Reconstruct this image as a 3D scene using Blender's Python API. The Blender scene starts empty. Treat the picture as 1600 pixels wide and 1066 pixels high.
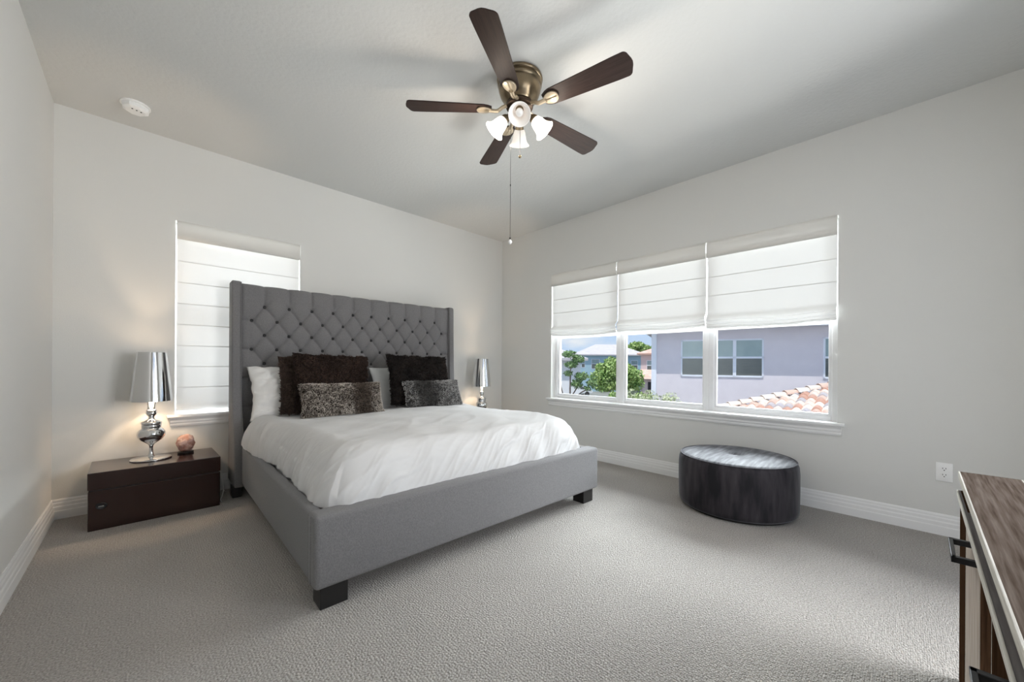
import bpy, bmesh, math, random
import numpy as np
from mathutils import Vector, Matrix, Euler, noise
PI = math.pi
rnd = random.Random(7)
SC = bpy.context.scene
COL = SC.collection

# ------------------------------------------------------------------ camera
cd = bpy.data.cameras.new('camera')
cam = bpy.data.objects.new('camera', cd)
COL.objects.link(cam)
cd.sensor_fit = 'HORIZONTAL'
cd.sensor_width = 36.0
cd.lens = 594.13 / 1600 * 36.0
cd.shift_y = 36.57 / 1600
cd.clip_start = 0.02
cd.clip_end = 500
YAW, ROLL = 0.7696, 0.0069
fw = Vector((math.sin(YAW), math.cos(YAW), 0))
r0 = Vector((math.cos(YAW), -math.sin(YAW), 0))
u0 = Vector((0, 0, 1))
rr = r0 * math.cos(ROLL) + u0 * math.sin(ROLL)
uu = u0 * math.cos(ROLL) - r0 * math.sin(ROLL)
cam.matrix_world = Matrix(((rr.x, uu.x, -fw.x, -3.5716), (rr.y, uu.y, -fw.y, -3.8935), (rr.z, uu.z, -fw.z, 1.0418), (0, 0, 0, 1)))
SC.camera = cam

# ------------------------------------------------------------------ exposure, sky, sun, daylight
SC.view_settings.view_transform = 'Standard'
SC.view_settings.look = 'None'
SC.view_settings.gamma = 1.0
SC.view_settings.use_curve_mapping = False
SC.view_settings.exposure = 1.11
SC.cycles.use_denoising = True
SC.cycles.max_bounces = 14
SC.cycles.diffuse_bounces = 8
SC.cycles.transparent_max_bounces = 16
SC.cycles.sample_clamp_indirect = 6.0

SKY_STRENGTH = 0.46
w = bpy.data.worlds.new('sky')
SC.world = w
w.use_nodes = True
nt = w.node_tree
nt.nodes.clear()
wo = nt.nodes.new('ShaderNodeOutputWorld')
bg = nt.nodes.new('ShaderNodeBackground')
bg.inputs['Strength'].default_value = SKY_STRENGTH
tc = nt.nodes.new('ShaderNodeTexCoord')
sp = nt.nodes.new('ShaderNodeSeparateXYZ')
nt.links.new(tc.outputs['Generated'], sp.inputs[0])
rp = nt.nodes.new('ShaderNodeValToRGB')
rp.color_ramp.elements[0].position = 0.0
rp.color_ramp.elements[0].color = (0.62, 0.76, 0.98, 1)
rp.color_ramp.elements[1].position = 0.6
rp.color_ramp.elements[1].color = (0.30, 0.52, 0.92, 1)
nt.links.new(sp.outputs['Z'], rp.inputs[0])
mp = nt.nodes.new('ShaderNodeMapping')
mp.inputs['Scale'].default_value = (5, 5, 16)
nt.links.new(tc.outputs['Generated'], mp.inputs[0])
nz = nt.nodes.new('ShaderNodeTexNoise')
nz.inputs['Scale'].default_value = 1.3
nz.inputs['Detail'].default_value = 6
nt.links.new(mp.outputs[0], nz.inputs['Vector'])
cr = nt.nodes.new('ShaderNodeValToRGB')
cr.color_ramp.elements[0].position = 0.46
cr.color_ramp.elements[1].position = 0.66
nt.links.new(nz.outputs['Fac'], cr.inputs[0])
mx = nt.nodes.new('ShaderNodeMix')
mx.data_type = 'RGBA'
mx.inputs['B'].default_value = (0.93, 0.94, 0.98, 1)
nt.links.new(cr.outputs['Color'], mx.inputs['Factor'])
nt.links.new(rp.outputs['Color'], mx.inputs['A'])
nt.links.new(mx.outputs['Result'], bg.inputs['Color'])
nt.links.new(bg.outputs[0], wo.inputs[0])


def lamp(name, kind, loc, energy, color=(1, 1, 1), aim=None, **kw):
    l = bpy.data.lights.new(name, kind)
    l.energy = energy
    l.color = color
    for k, v in kw.items():
        setattr(l, k, v)
    o = bpy.data.objects.new(name, l)
    COL.objects.link(o)
    o.location = loc
    if aim is not None:
        o.rotation_euler = (Vector(aim) - Vector(loc)).to_track_quat('-Z', 'Y').to_euler()
    return o


lamp('sun', 'SUN', (0, 0, 20), 1.95, (1.0, 0.95, 0.88), aim=(8.0, 4.2, -6), angle=0.01)
# daylight: area lamps added to stand in for open sky in front of the two windows, light thrown up by the sunlit ground below, sky right behind the shades
lamp('sky_daylight', 'AREA', (4.2, -2.6, 3.4), 880, (0.90, 0.955, 1.0), aim=(0, -2.35, 2.9), shape='RECTANGLE', size=5.5, size_y=2.5)
lamp('ground_daylight', 'AREA', (2.6, -2.2, -1.9), 300, (1.0, 0.97, 0.93), aim=(0.0, -2.3, 1.0), shape='RECTANGLE', size=5, size_y=2.4)
lamp('window_daylight', 'AREA', (0.32, -2.23, 1.80), 2, (0.97, 0.985, 1.0), aim=(0.0, -2.23, 1.80), shape='RECTANGLE', size=2.6, size_y=0.6)
lamp('back_window_daylight', 'AREA', (-2.965, 0.32, 1.40), 17, (0.97, 0.985, 1.0), aim=(-2.965, 0, 1.40), shape='RECTANGLE', size=0.84, size_y=1.4)


lamp('front_opening_fill', 'AREA', (-1.10, -5.7, 1.10), 74, (0.98, 0.99, 1.0), aim=(-4.0, -4.3, 1.25), shape='RECTANGLE', size=1.8, size_y=1.8)  # fill lamp added outside the made opening, aimed at the left wall
lamp('front_opening_fill', 'AREA', (-2.75, -5.7, 1.10), 11, (0.98, 0.99, 1.0), aim=(0.0, -4.3, 1.25), shape='RECTANGLE', size=1.8, size_y=1.8)  # second added fill lamp, aimed at the right wall


# ------------------------------------------------------------------ materials
def mat(name, color, rough=0.6, metallic=0.0, var=None, var_scale=8.0, var_stretch=(1, 1, 1), bump=0.0, bump_scale=60.0,
        bump_stretch=(1, 1, 1), sheen=0.0, spec=0.5, emission=None, emis_strength=0.0, coat=0.0, detail=4.0, bump_dist=0.004, lo=0.35, hi=0.65):
    m = bpy.data.materials.new(name)
    m.use_nodes = True
    t = m.node_tree
    b = t.nodes['Principled BSDF']
    b.inputs['Base Color'].default_value = (*color, 1)
    b.inputs['Roughness'].default_value = rough
    b.inputs['Metallic'].default_value = metallic
    b.inputs['Specular IOR Level'].default_value = spec
    b.inputs['Sheen Weight'].default_value = sheen
    b.inputs['Coat Weight'].default_value = coat
    if emission:
        b.inputs['Emission Color'].default_value = (*emission, 1)
        b.inputs['Emission Strength'].default_value = emis_strength

    def coords(stretch):
        c = t.nodes.new('ShaderNodeTexCoord')
        mpn = t.nodes.new('ShaderNodeMapping')
        mpn.inputs['Scale'].default_value = stretch
        t.links.new(c.outputs['Object'], mpn.inputs[0])
        return mpn.outputs[0]
    if var:
        n = t.nodes.new('ShaderNodeTexNoise')
        n.inputs['Scale'].default_value = var_scale
        n.inputs['Detail'].default_value = detail
        t.links.new(coords(var_stretch), n.inputs['Vector'])
        r = t.nodes.new('ShaderNodeValToRGB')
        r.color_ramp.elements[0].position = lo
        r.color_ramp.elements[1].position = hi
        r.color_ramp.elements[0].color = (*color, 1)
        r.color_ramp.elements[1].color = (*var, 1)
        t.links.new(n.outputs['Fac'], r.inputs[0])
        t.links.new(r.outputs['Color'], b.inputs['Base Color'])
    if bump:
        n = t.nodes.new('ShaderNodeTexNoise')
        n.inputs['Scale'].default_value = bump_scale
        n.inputs['Detail'].default_value = 3
        t.links.new(coords(bump_stretch), n.inputs['Vector'])
        bp = t.nodes.new('ShaderNodeBump')
        bp.inputs['Strength'].default_value = bump
        bp.inputs['Distance'].default_value = bump_dist
        t.links.new(n.outputs['Fac'], bp.inputs['Height'])
        t.links.new(bp.outputs[0], b.inputs['Normal'])
    return m


M = {}
M['wall'] = mat('wall_paint', (0.70, 0.698, 0.675), 0.85, bump=0.15, bump_scale=180, spec=0.2)
M['ceiling'] = mat('ceiling_paint', (0.63, 0.637, 0.625), 0.9, bump=0.5, bump_scale=45, spec=0.15, bump_dist=0.004)
M['trim'] = mat('trim_paint', (0.84, 0.84, 0.835), 0.4)
M['vinyl'] = mat('window_vinyl', (0.82, 0.82, 0.83), 0.35)
M['bed'] = mat('bed_linen', (0.157, 0.154, 0.158), 0.9, var=(0.212, 0.208, 0.211), var_scale=330, var_stretch=(1, 1, 0.5), bump=0.35, bump_scale=420, bump_stretch=(1, 1, 0.5), sheen=0.15, spec=0.15, bump_dist=0.0015)
M['button'] = mat('button_fabric', (0.045, 0.045, 0.046), 0.9, spec=0.1)
M['black'] = mat('black_wood', (0.012, 0.011, 0.011), 0.35)
M['duvet'] = mat('duvet_cotton', (0.62, 0.615, 0.615), 0.85, bump=0.5, bump_scale=1.7, bump_dist=0.016, detail=5, spec=0.2, sheen=0.1)
_t = M['duvet'].node_tree
for _n in _t.nodes:
    if _n.bl_idname == 'ShaderNodeMapping':
        _n.inputs['Rotation'].default_value = (0, 0, math.radians(-52))
        _n.inputs['Scale'].default_value = (1.6, 8.5, 3.0)
M['pillow'] = mat('pillow_cotton', (0.78, 0.77, 0.755), 0.85, bump=0.3, bump_scale=14, bump_dist=0.01, spec=0.2)
M['pillow_grey'] = mat('pillow_sateen', (0.52, 0.53, 0.53), 0.7, bump=0.3, bump_scale=14, bump_dist=0.008, spec=0.3)
M['mattress'] = mat('mattress_cloth', (0.7, 0.7, 0.7), 0.9)
M['espresso'] = mat('espresso_wood', (0.021, 0.0075, 0.006), 0.22, var=(0.028, 0.010, 0.0075), var_scale=6, var_stretch=(1, 14, 14), coat=0.3)
M['chrome'] = mat('chrome', (0.72, 0.72, 0.72), 0.06, 1.0)
M['chrome_shade'] = mat('mirror_shade', (0.74, 0.74, 0.74), 0.09, 1.0)
M['lamp_inner'] = mat('lamp_inner_white', (0.75, 0.72, 0.66), 0.6)
M['brass'] = mat('antique_brass', (0.29, 0.22, 0.14), 0.3, 1.0, var=(0.21, 0.17, 0.115), var_scale=9)
M['dark_brass'] = mat('dark_bronze', (0.08, 0.055, 0.04), 0.35, 1.0)
M['blade'] = mat('fan_blade_walnut', (0.019, 0.010, 0.008), 0.5, var=(0.034, 0.018, 0.014), var_scale=10, var_stretch=(1, 14, 14), spec=0.22)
M['iron_cream'] = mat('blade_iron_cream', (0.62, 0.52, 0.38), 0.3, 0.7)
M['shade_glass'] = mat('frosted_glass', (0.95, 0.93, 0.90), 0.5, emission=(1.0, 0.86, 0.78), emis_strength=0.06)  # faint glow put into the shades of the unlit bulbs
M['shade_lit'] = mat('lit_frosted_glass', (0.95, 0.93, 0.90), 0.5, emission=(1.0, 0.93, 0.84), emis_strength=0.9)
M['bulb_off'] = mat('unlit_bulb', (0.95, 0.94, 0.92), 0.4)
M['bulb'] = mat('lit_bulb', (1, 1, 1), 0.5, emission=(1.0, 0.84, 0.64), emis_strength=2.0)
M['white_plastic'] = mat('white_plastic', (0.90, 0.90, 0.89), 0.4)
M['slot'] = mat('dark_slot', (0.02, 0.02, 0.02), 0.6)
M['cord'] = mat('white_cord', (0.8, 0.79, 0.76), 0.5)
M['salt'] = mat('salt_crystal', (0.36, 0.15, 0.10), 0.6, var=(0.72, 0.52, 0.46), var_scale=22, bump=0.9, bump_scale=40, detail=6)
M['handle'] = mat('black_metal', (0.03, 0.03, 0.033), 0.35, 0.6)


def carpet_mat():
    m = bpy.data.materials.new('loop_carpet')
    m.use_nodes = True
    t = m.node_tree
    b = t.nodes['Principled BSDF']
    b.inputs['Roughness'].default_value = 1.0
    b.inputs['Specular IOR Level'].default_value = 0.05
    b.inputs['Sheen Weight'].default_value = 0.1
    c = t.nodes.new('ShaderNodeTexCoord')
    mpn = t.nodes.new('ShaderNodeMapping')
    mpn.inputs['Scale'].default_value = (1.0, 1.7, 1)
    t.links.new(c.outputs['Object'], mpn.inputs[0])
    v = t.nodes.new('ShaderNodeTexVoronoi')
    v.inputs['Scale'].default_value = 100
    v.inputs['Randomness'].default_value = 0.6
    t.links.new(mpn.outputs[0], v.inputs['Vector'])
    inv = t.nodes.new('ShaderNodeMath')
    inv.operation = 'SUBTRACT'
    inv.inputs[0].default_value = 1.0
    t.links.new(v.outputs['Distance'], inv.inputs[1])
    bp = t.nodes.new('ShaderNodeBump')
    bp.inputs['Strength'].default_value = 0.75
    bp.inputs['Distance'].default_value = 0.008
    t.links.new(inv.outputs[0], bp.inputs['Height'])
    t.links.new(bp.outputs[0], b.inputs['Normal'])
    n = t.nodes.new('ShaderNodeTexNoise')
    n.inputs['Scale'].default_value = 160
    t.links.new(c.outputs['Object'], n.inputs['Vector'])
    n2 = t.nodes.new('ShaderNodeTexNoise')
    n2.inputs['Scale'].default_value = 2.2
    n2.inputs['Detail'].default_value = 4
    t.links.new(c.outputs['Object'], n2.inputs['Vector'])
    r = t.nodes.new('ShaderNodeValToRGB')
    r.color_ramp.elements[0].position = 0.30
    r.color_ramp.elements[1].position = 0.70
    r.color_ramp.elements[0].color = (0.285, 0.265, 0.243, 1)
    r.color_ramp.elements[1].color = (0.575, 0.545, 0.508, 1)
    t.links.new(n.outputs['Fac'], r.inputs[0])
    mxx = t.nodes.new('ShaderNodeMix')
    mxx.data_type = 'RGBA'
    mxx.blend_type = 'MULTIPLY'
    mxx.inputs['Factor'].default_value = 0.22
    t.links.new(r.outputs['Color'], mxx.inputs['A'])
    t.links.new(n2.outputs['Fac'], mxx.inputs['B'])
    t.links.new(mxx.outputs['Result'], b.inputs['Base Color'])
    return m


M['carpet'] = carpet_mat()


def cloth_translucent(name, color, trans):
    m = bpy.data.materials.new(name)
    m.use_nodes = True
    t = m.node_tree
    t.nodes.clear()
    o = t.nodes.new('ShaderNodeOutputMaterial')
    d = t.nodes.new('ShaderNodeBsdfDiffuse')
    d.inputs['Color'].default_value = (*color, 1)
    tr = t.nodes.new('ShaderNodeBsdfTranslucent')
    tr.inputs['Color'].default_value = (*color, 1)
    mxs = t.nodes.new('ShaderNodeMixShader')
    mxs.inputs[0].default_value = trans
    n = t.nodes.new('ShaderNodeTexNoise')
    n.inputs['Scale'].default_value = 260
    bp = t.nodes.new('ShaderNodeBump')
    bp.inputs['Strength'].default_value = 0.15
    bp.inputs['Distance'].default_value = 0.002
    t.links.new(n.outputs['Fac'], bp.inputs['Height'])
    t.links.new(bp.outputs[0], d.inputs['Normal'])
    t.links.new(d.outputs[0], mxs.inputs[1])
    t.links.new(tr.outputs[0], mxs.inputs[2])
    t.links.new(mxs.outputs[0], o.inputs[0])
    return m


M['shade'] = cloth_translucent('shade_linen', (0.84, 0.835, 0.82), 0.055)
M['shade_back'] = cloth_translucent('back_shade_linen', (0.84, 0.835, 0.82), 0.08)
M['shade_valance'] = cloth_translucent('valance_linen', (0.70, 0.685, 0.65), 0.05)
M['shade_rod'] = cloth_translucent('rod_pocket_linen', (0.78, 0.775, 0.76), 0.03)


def glass_mat(name='window_glass', tint=(0.97, 0.985, 0.98), refl=0.06):
    m = bpy.data.materials.new(name)
    m.use_nodes = True
    t = m.node_tree
    t.nodes.clear()
    o = t.nodes.new('ShaderNodeOutputMaterial')
    tr = t.nodes.new('ShaderNodeBsdfTransparent')
    tr.inputs['Color'].default_value = (*tint, 1)
    g = t.nodes.new('ShaderNodeBsdfGlossy')
    g.inputs['Roughness'].default_value = 0.0
    fr = t.nodes.new('ShaderNodeFresnel')
    fr.inputs['IOR'].default_value = 1.3
    ml = t.nodes.new('ShaderNodeMath')
    ml.operation = 'MULTIPLY'
    ml.inputs[1].default_value = 0.6
    t.links.new(fr.outputs[0], ml.inputs[0])
    mxs = t.nodes.new('ShaderNodeMixShader')
    t.links.new(ml.outputs[0], mxs.inputs[0])
    t.links.new(tr.outputs[0], mxs.inputs[1])
    t.links.new(g.outputs[0], mxs.inputs[2])
    t.links.new(mxs.outputs[0], o.inputs[0])
    return m


M['glass'] = glass_mat()


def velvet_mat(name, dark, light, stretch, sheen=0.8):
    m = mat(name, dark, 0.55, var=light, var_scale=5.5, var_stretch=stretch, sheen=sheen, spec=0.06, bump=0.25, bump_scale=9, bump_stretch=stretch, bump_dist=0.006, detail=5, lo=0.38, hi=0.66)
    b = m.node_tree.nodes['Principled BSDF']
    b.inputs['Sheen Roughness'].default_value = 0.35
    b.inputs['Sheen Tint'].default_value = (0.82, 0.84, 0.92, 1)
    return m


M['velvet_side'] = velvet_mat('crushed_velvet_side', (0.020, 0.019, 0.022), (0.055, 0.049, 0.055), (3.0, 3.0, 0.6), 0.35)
M['velvet_lit_top'] = velvet_mat('crushed_velvet_lit_top', (0.045, 0.045, 0.05), (0.16, 0.16, 0.172), (1.0, 7.5, 1.0), 0.2)  # same velvet made paler: window light on the top put into the colour


def fur_mat(name, root, mid, tip):
    m = bpy.data.materials.new(name)
    m.use_nodes = True
    t = m.node_tree
    b = t.nodes['Principled BSDF']
    b.inputs['Roughness'].default_value = 0.7
    b.inputs['Specular IOR Level'].default_value = 0.25
    a = t.nodes.new('ShaderNodeAttribute')
    a.attribute_name = 'tip'
    r = t.nodes.new('ShaderNodeValToRGB')
    r.color_ramp.elements[0].position = 0.0
    r.color_ramp.elements[0].color = (*root, 1)
    r.color_ramp.elements[1].position = 1.0
    r.color_ramp.elements[1].color = (*tip, 1)
    e = r.color_ramp.elements.new(0.5)
    e.color = (*mid, 1)
    t.links.new(a.outputs['Fac'], r.inputs[0])
    t.links.new(r.outputs['Color'], b.inputs['Base Color'])
    return m


M['fur_brown'] = fur_mat('brown_faux_fur', (0.016, 0.009, 0.007), (0.042, 0.025, 0.019), (0.11, 0.068, 0.052))
M['fur_lightbrown'] = fur_mat('light_brown_faux_fur', (0.045, 0.029, 0.023), (0.085, 0.058, 0.047), (0.19, 0.135, 0.11))
M['fur_black'] = fur_mat('black_faux_fur', (0.008, 0.006, 0.006), (0.020, 0.015, 0.013), (0.062, 0.043, 0.036))
M['fur_frost'] = fur_mat('frosted_faux_fur', (0.020, 0.014, 0.011), (0.16, 0.125, 0.10), (0.80, 0.74, 0.67))
M['fur_silver'] = fur_mat('silver_faux_fur', (0.018, 0.017, 0.017), (0.12, 0.115, 0.11), (0.62, 0.61, 0.60))

# ------------------------------------------------------------------ mesh helpers


def obj(name, bm, m=None, parent=None, smooth=False, loc=None):
    if isinstance(bm, bpy.types.Mesh):
        me = bm
    else:
        bmesh.ops.recalc_face_normals(bm, faces=bm.faces[:])
        me = bpy.data.meshes.new(name)
        bm.to_mesh(me)
        bm.free()
    o = bpy.data.objects.new(name, me)
    COL.objects.link(o)
    if m is not None:
        for k in (m if isinstance(m, (list, tuple)) else [m]):
            me.materials.append(k)
    if smooth:
        me.polygons.foreach_set('use_smooth', [True] * len(me.polygons))
        if smooth != 'all':
            me.set_sharp_from_angle(angle=math.radians(smooth if isinstance(smooth, (int, float)) and smooth is not True else 40))
    if parent:
        o.parent = parent
    if loc:
        o.location = loc
    return o


def thing(name, label, cat, loc=(0, 0, 0), rotz=0.0, group=None):
    o = bpy.data.objects.new(name, None)
    COL.objects.link(o)
    o.location = loc
    o.rotation_euler = (0, 0, rotz)
    o.empty_display_size = 0.05
    o['label'] = label
    o['category'] = cat
    if group:
        o['group'] = group
    return o


def tag(o, label, cat, group=None):
    o['label'] = label
    o['category'] = cat
    if group:
        o['group'] = group
    return o


def struct(name, bm, m, parent=None, smooth=False):
    o = obj(name, bm, m, parent, smooth)
    if parent is None:
        o['kind'] = 'structure'
    return o


def box(bm, lo, hi, bevel=0.0, seg=2, mi=0):
    c = [(a + b) / 2 for a, b in zip(lo, hi)]
    s = [abs(b - a) for a, b in zip(lo, hi)]
    r = bmesh.ops.create_cube(bm, size=1.0, matrix=Matrix.Translation(c) @ Matrix.Diagonal((*s, 1)))
    vs = r['verts']
    fs = list({f for v in vs for f in v.link_faces})
    for f in fs:
        f.material_index = mi
    if bevel:
        es = list({e for v in vs for e in v.link_edges})
        bmesh.ops.bevel(bm, geom=es, offset=bevel, segments=seg, profile=0.5, affect='EDGES', clamp_overlap=True)
    return bm


def nb():
    return bmesh.new()


def bx(lo, hi, bevel=0.0, seg=2):
    return box(nb(), lo, hi, bevel, seg)


def lathe(bm, prof, n=40, c=(0, 0, 0), sx=1.0, sy=1.0, cap=True, mtx=None):
    rings = []
    for r, z in prof:
        ring = []
        for k in range(n):
            a = 2 * PI * k / n
            p = Vector((c[0] + r * sx * math.cos(a), c[1] + r * sy * math.sin(a), c[2] + z))
            if mtx:
                p = mtx @ p
            ring.append(bm.verts.new(p))
        rings.append(ring)
    for a, b in zip(rings[:-1], rings[1:]):
        for k in range(n):
            bm.faces.new((a[k], a[(k + 1) % n], b[(k + 1) % n], b[k]))
    if cap:
        for ring in (rings[0], rings[-1]):
            try:
                bm.faces.new(ring)
            except ValueError:
                pass
    return bm


def tube(bm, pts, r, n=8):
    pts = [Vector(p) for p in pts]
    rings = []
    up = None
    for i, p in enumerate(pts):
        d = (pts[min(i + 1, len(pts) - 1)] - pts[max(i - 1, 0)]).normalized()
        if up is None:
            up = Vector((0, 0, 1)) if abs(d.z) < 0.9 else Vector((1, 0, 0))
        x = d.cross(up)
        if x.length < 1e-5:
            x = d.cross(Vector((1, 0, 0)))
        x.normalize()
        y = x.cross(d).normalized()
        up = y
        rk = r[i] if isinstance(r, (list, tuple)) else r
        rings.append([bm.verts.new(p + (x * math.cos(2 * PI * k / n) + y * math.sin(2 * PI * k / n)) * rk) for k in range(n)])
    for a, b in zip(rings[:-1], rings[1:]):
        for k in range(n):
            bm.faces.new((a[k], a[(k + 1) % n], b[(k + 1) % n], b[k]))
    bm.faces.new(rings[0])
    bm.faces.new(rings[-1])
    return bm


def smooth_pts(pts, n=6):
    P = [Vector(p) for p in pts]
    out = []
    for i in range(len(P) - 1):
        p0, p1, p2, p3 = P[max(i - 1, 0)], P[i], P[i + 1], P[min(i + 2, len(P) - 1)]
        for k in range(n):
            t = k / n
            out.append(0.5 * ((2 * p1) + (-p0 + p2) * t + (2 * p0 - 5 * p1 + 4 * p2 - p3) * t * t + (-p0 + 3 * p1 - 3 * p2 + p3) * t ** 3))
    out.append(P[-1])
    return out


def prism(bm, poly, axis, a, b, bevel=0.0):
    """poly: 2-D outline; extruded along axis from a to b."""
    def P(u, v, w_):
        return {'x': (w_, u, v), 'y': (u, w_, v), 'z': (u, v, w_)}[axis]
    A = [bm.verts.new(P(u, v, a)) for u, v in poly]
    B = [bm.verts.new(P(u, v, b)) for u, v in poly]
    n = len(poly)
    fs = [bm.faces.new(A), bm.faces.new(B)]
    for k in range(n):
        fs.append(bm.faces.new((A[k], A[(k + 1) % n], B[(k + 1) % n], B[k])))
    if bevel:
        es = list({e for f in fs for e in f.edges})
        bmesh.ops.recalc_face_normals(bm, faces=fs)
        bmesh.ops.bevel(bm, geom=es, offset=bevel, segments=3, profile=0.5, affect='EDGES', clamp_overlap=True)
    return bm


def grid_mesh(name, V, nu, nv, close_u=False):
    """V: (nu*nv,3) array-like, row-major in u."""
    F = []
    for i in range(nu - 1 + (1 if close_u else 0)):
        for j in range(nv - 1):
            a = i * nv + j
            b = ((i + 1) % nu) * nv + j
            F.append((a, b, b + 1, a + 1))
    me = bpy.data.meshes.new(name)
    me.from_pydata([tuple(v) for v in V], [], F)
    me.update()
    return me


def ring_frame(bm, axis, pos, u0, u1, z0, z1, wdt, depth, bevel=0.004, wb=None, wt=None):
    """rectangular frame lying in the plane axis = pos (axis x: u is y; axis y: u is x)"""
    wb = wb or wdt
    wt = wt or wdt
    def bb(ua, ub, za, zb):
        if axis == 'x':
            box(bm, (pos, ua, za), (pos + depth, ub, zb), bevel)
        else:
            box(bm, (ua, pos, za), (ub, pos + depth, zb), bevel)
    bb(u0, u0 + wdt, z0, z1)
    bb(u1 - wdt, u1, z0, z1)
    bb(u0 + wdt, u1 - wdt, z0, z0 + wb)
    bb(u0 + wdt, u1 - wdt, z1 - wt, z1)
    return bm


# ------------------------------------------------------------------ room shell
W_, D_, H_ = 4.003, 4.66, 2.74
WY0, WY1, WZ0, WZ1 = -3.56, -0.893, 0.64, 2.13     # big window in the right wall
BX0, BX1 = -3.400, -2.535                          # window in the back wall
T = 0.20

bm = nb()
box(bm, (-W_ - T, -D_ - T, -0.15), (T, T, 0.0))
struct('floor', bm, M['carpet'])
struct('ceiling', bx((-W_ - T, -D_ - T, H_), (T, T, H_ + 0.15)), M['ceiling'])
bm = nb()
box(bm, (0, -D_ - T, 0), (T, WY0, H_))
box(bm, (0, WY1, 0), (T, T, H_))
box(bm, (0, WY0, 0), (T, WY1, WZ0 - 0.02))
box(bm, (0, WY0, WZ1), (T, WY1, H_))
struct('wall_right', bm, M['wall'])
bm = nb()
box(bm, (-W_, 0, 0), (BX0, T, H_))
box(bm, (BX1, 0, 0), (0, T, H_))
box(bm, (BX0, 0, 0), (BX1, T, WZ0 - 0.02))
box(bm, (BX0, 0, WZ1), (BX1, T, H_))
struct('wall_back', bm, M['wall'])
struct('wall_left', bx((-W_ - T, -D_ - T, 0), (-W_, T, H_)), M['wall'])
bm = nb()                                             # unseen wide opening, added behind the camera to let fill light in
box(bm, (-W_, -D_ - T, 0), (-2.95, -D_, H_))
box(bm, (-0.90, -D_ - T, 0), (0, -D_, H_))
box(bm, (-2.95, -D_ - T, 2.10), (-0.90, -D_, H_))
struct('wall_front', bm, M['wall'])

# baseboards: moulded profile (offset from wall, height)
BB = [(0, 0), (0.016, 0), (0.016, 0.052), (0.0135, 0.058), (0.0135, 0.078), (0.010, 0.086), (0.010, 0.102), (0.007, 0.110), (0.007, 0.120), (0.003, 0.130), (0, 0.130)]
struct('baseboard_right', prism(nb(), [(-a, z) for a, z in BB], 'y', -D_, 0), M['trim'])
struct('baseboard_back', prism(nb(), [(-a, z) for a, z in BB], 'x', -W_, 0), M['trim'])
struct('baseboard_left', prism(nb(), [(-W_ + a, z) for a, z in BB], 'y', -D_, 0), M['trim'])
struct('baseboard_front', prism(nb(), [(-D_ + a, z) for a, z in BB], 'x', -W_, -2.95), M['trim'])

# window stools and aprons
AP = [(0, 0.0), (0.012, 0.0), (0.017, 0.012), (0.017, 0.026), (0.022, 0.032), (0.022, 0.048), (0.034, 0.066), (0.034, 0.070), (0, 0.070)]
bm = nb()
box(bm, (-0.050, -3.605, 0.618), (0.0, -0.848, 0.640), 0.006, 3)
box(bm, (-0.004, WY0, 0.618), (0.075, WY1, 0.640), 0.0)
prism(bm, [(-a, 0.548 + z) for a, z in AP], 'y', -3.585, -0.868)
struct('trim_1', bm, M['trim'])
bm = nb()
box(bm, (-3.445, -0.050, 0.618), (-2.490, 0.0, 0.640), 0.006, 3)
box(bm, (BX0, -0.004, 0.618), (BX1, 0.075, 0.640), 0.0)
prism(bm, [(-a, 0.548 + z) for a, z in AP], 'x', -3.425, -2.51)
struct('trim_2', bm, M['trim'])


def window(n, axis, u0, u1):
    """single-hung vinyl window filling the opening u0..u1"""
    F0, DP = 0.075, 0.075
    bm = ring_frame(nb(), axis, F0, u0, u1, WZ0, WZ1, 0.040, DP, 0.004, wb=0.030)
    w_ = struct('window_%d' % n, bm, M['vinyl'])
    bm = ring_frame(nb(), axis, F0 + 0.012, u0 + 0.030, u1 - 0.030, WZ0 + 0.022, 1.405, 0.030, 0.030, 0.004, wb=0.030, wt=0.045)
    # lift rail notches along the bottom rail
    um = (u0 + u1) / 2
    if axis == 'x':
        box(bm, (F0 + 0.004, um - 0.13, WZ0 + 0.030), (F0 + 0.014, um + 0.13, WZ0 + 0.044), 0.003)
    else:
        box(bm, (um - 0.13, F0 + 0.004, WZ0 + 0.030), (um + 0.13, F0 + 0.014, WZ0 + 0.044), 0.003)
    obj('sash', bm, M['vinyl'], w_)
    bm = ring_frame(nb(), axis, F0 + 0.044, u0 + 0.030, u1 - 0.030, 1.365, WZ1 - 0.02, 0.028, 0.026, 0.004, wb=0.045)
    obj('sash', bm, M['vinyl'], w_)
    for za, zb, off in ((WZ0 + 0.045, 1.375, F0 + 0.027), (1.395, WZ1 - 0.04, F0 + 0.057)):
        if axis == 'x':
            g = bx((off, u0 + 0.052, za), (off + 0.004, u1 - 0.052, zb))
        else:
            g = bx((u0 + 0.052, off, za), (u1 - 0.052, off + 0.004, zb))
        obj('pane', g, M['glass'], w_)
    return w_


window(1, 'y', BX0, BX1)
SPL = [WY0, -2.672, -1.790, WY1]
for k in range(3):
    window(2 + k, 'x', SPL[k], SPL[k + 1])

# ------------------------------------------------------------------ roman shades


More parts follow.
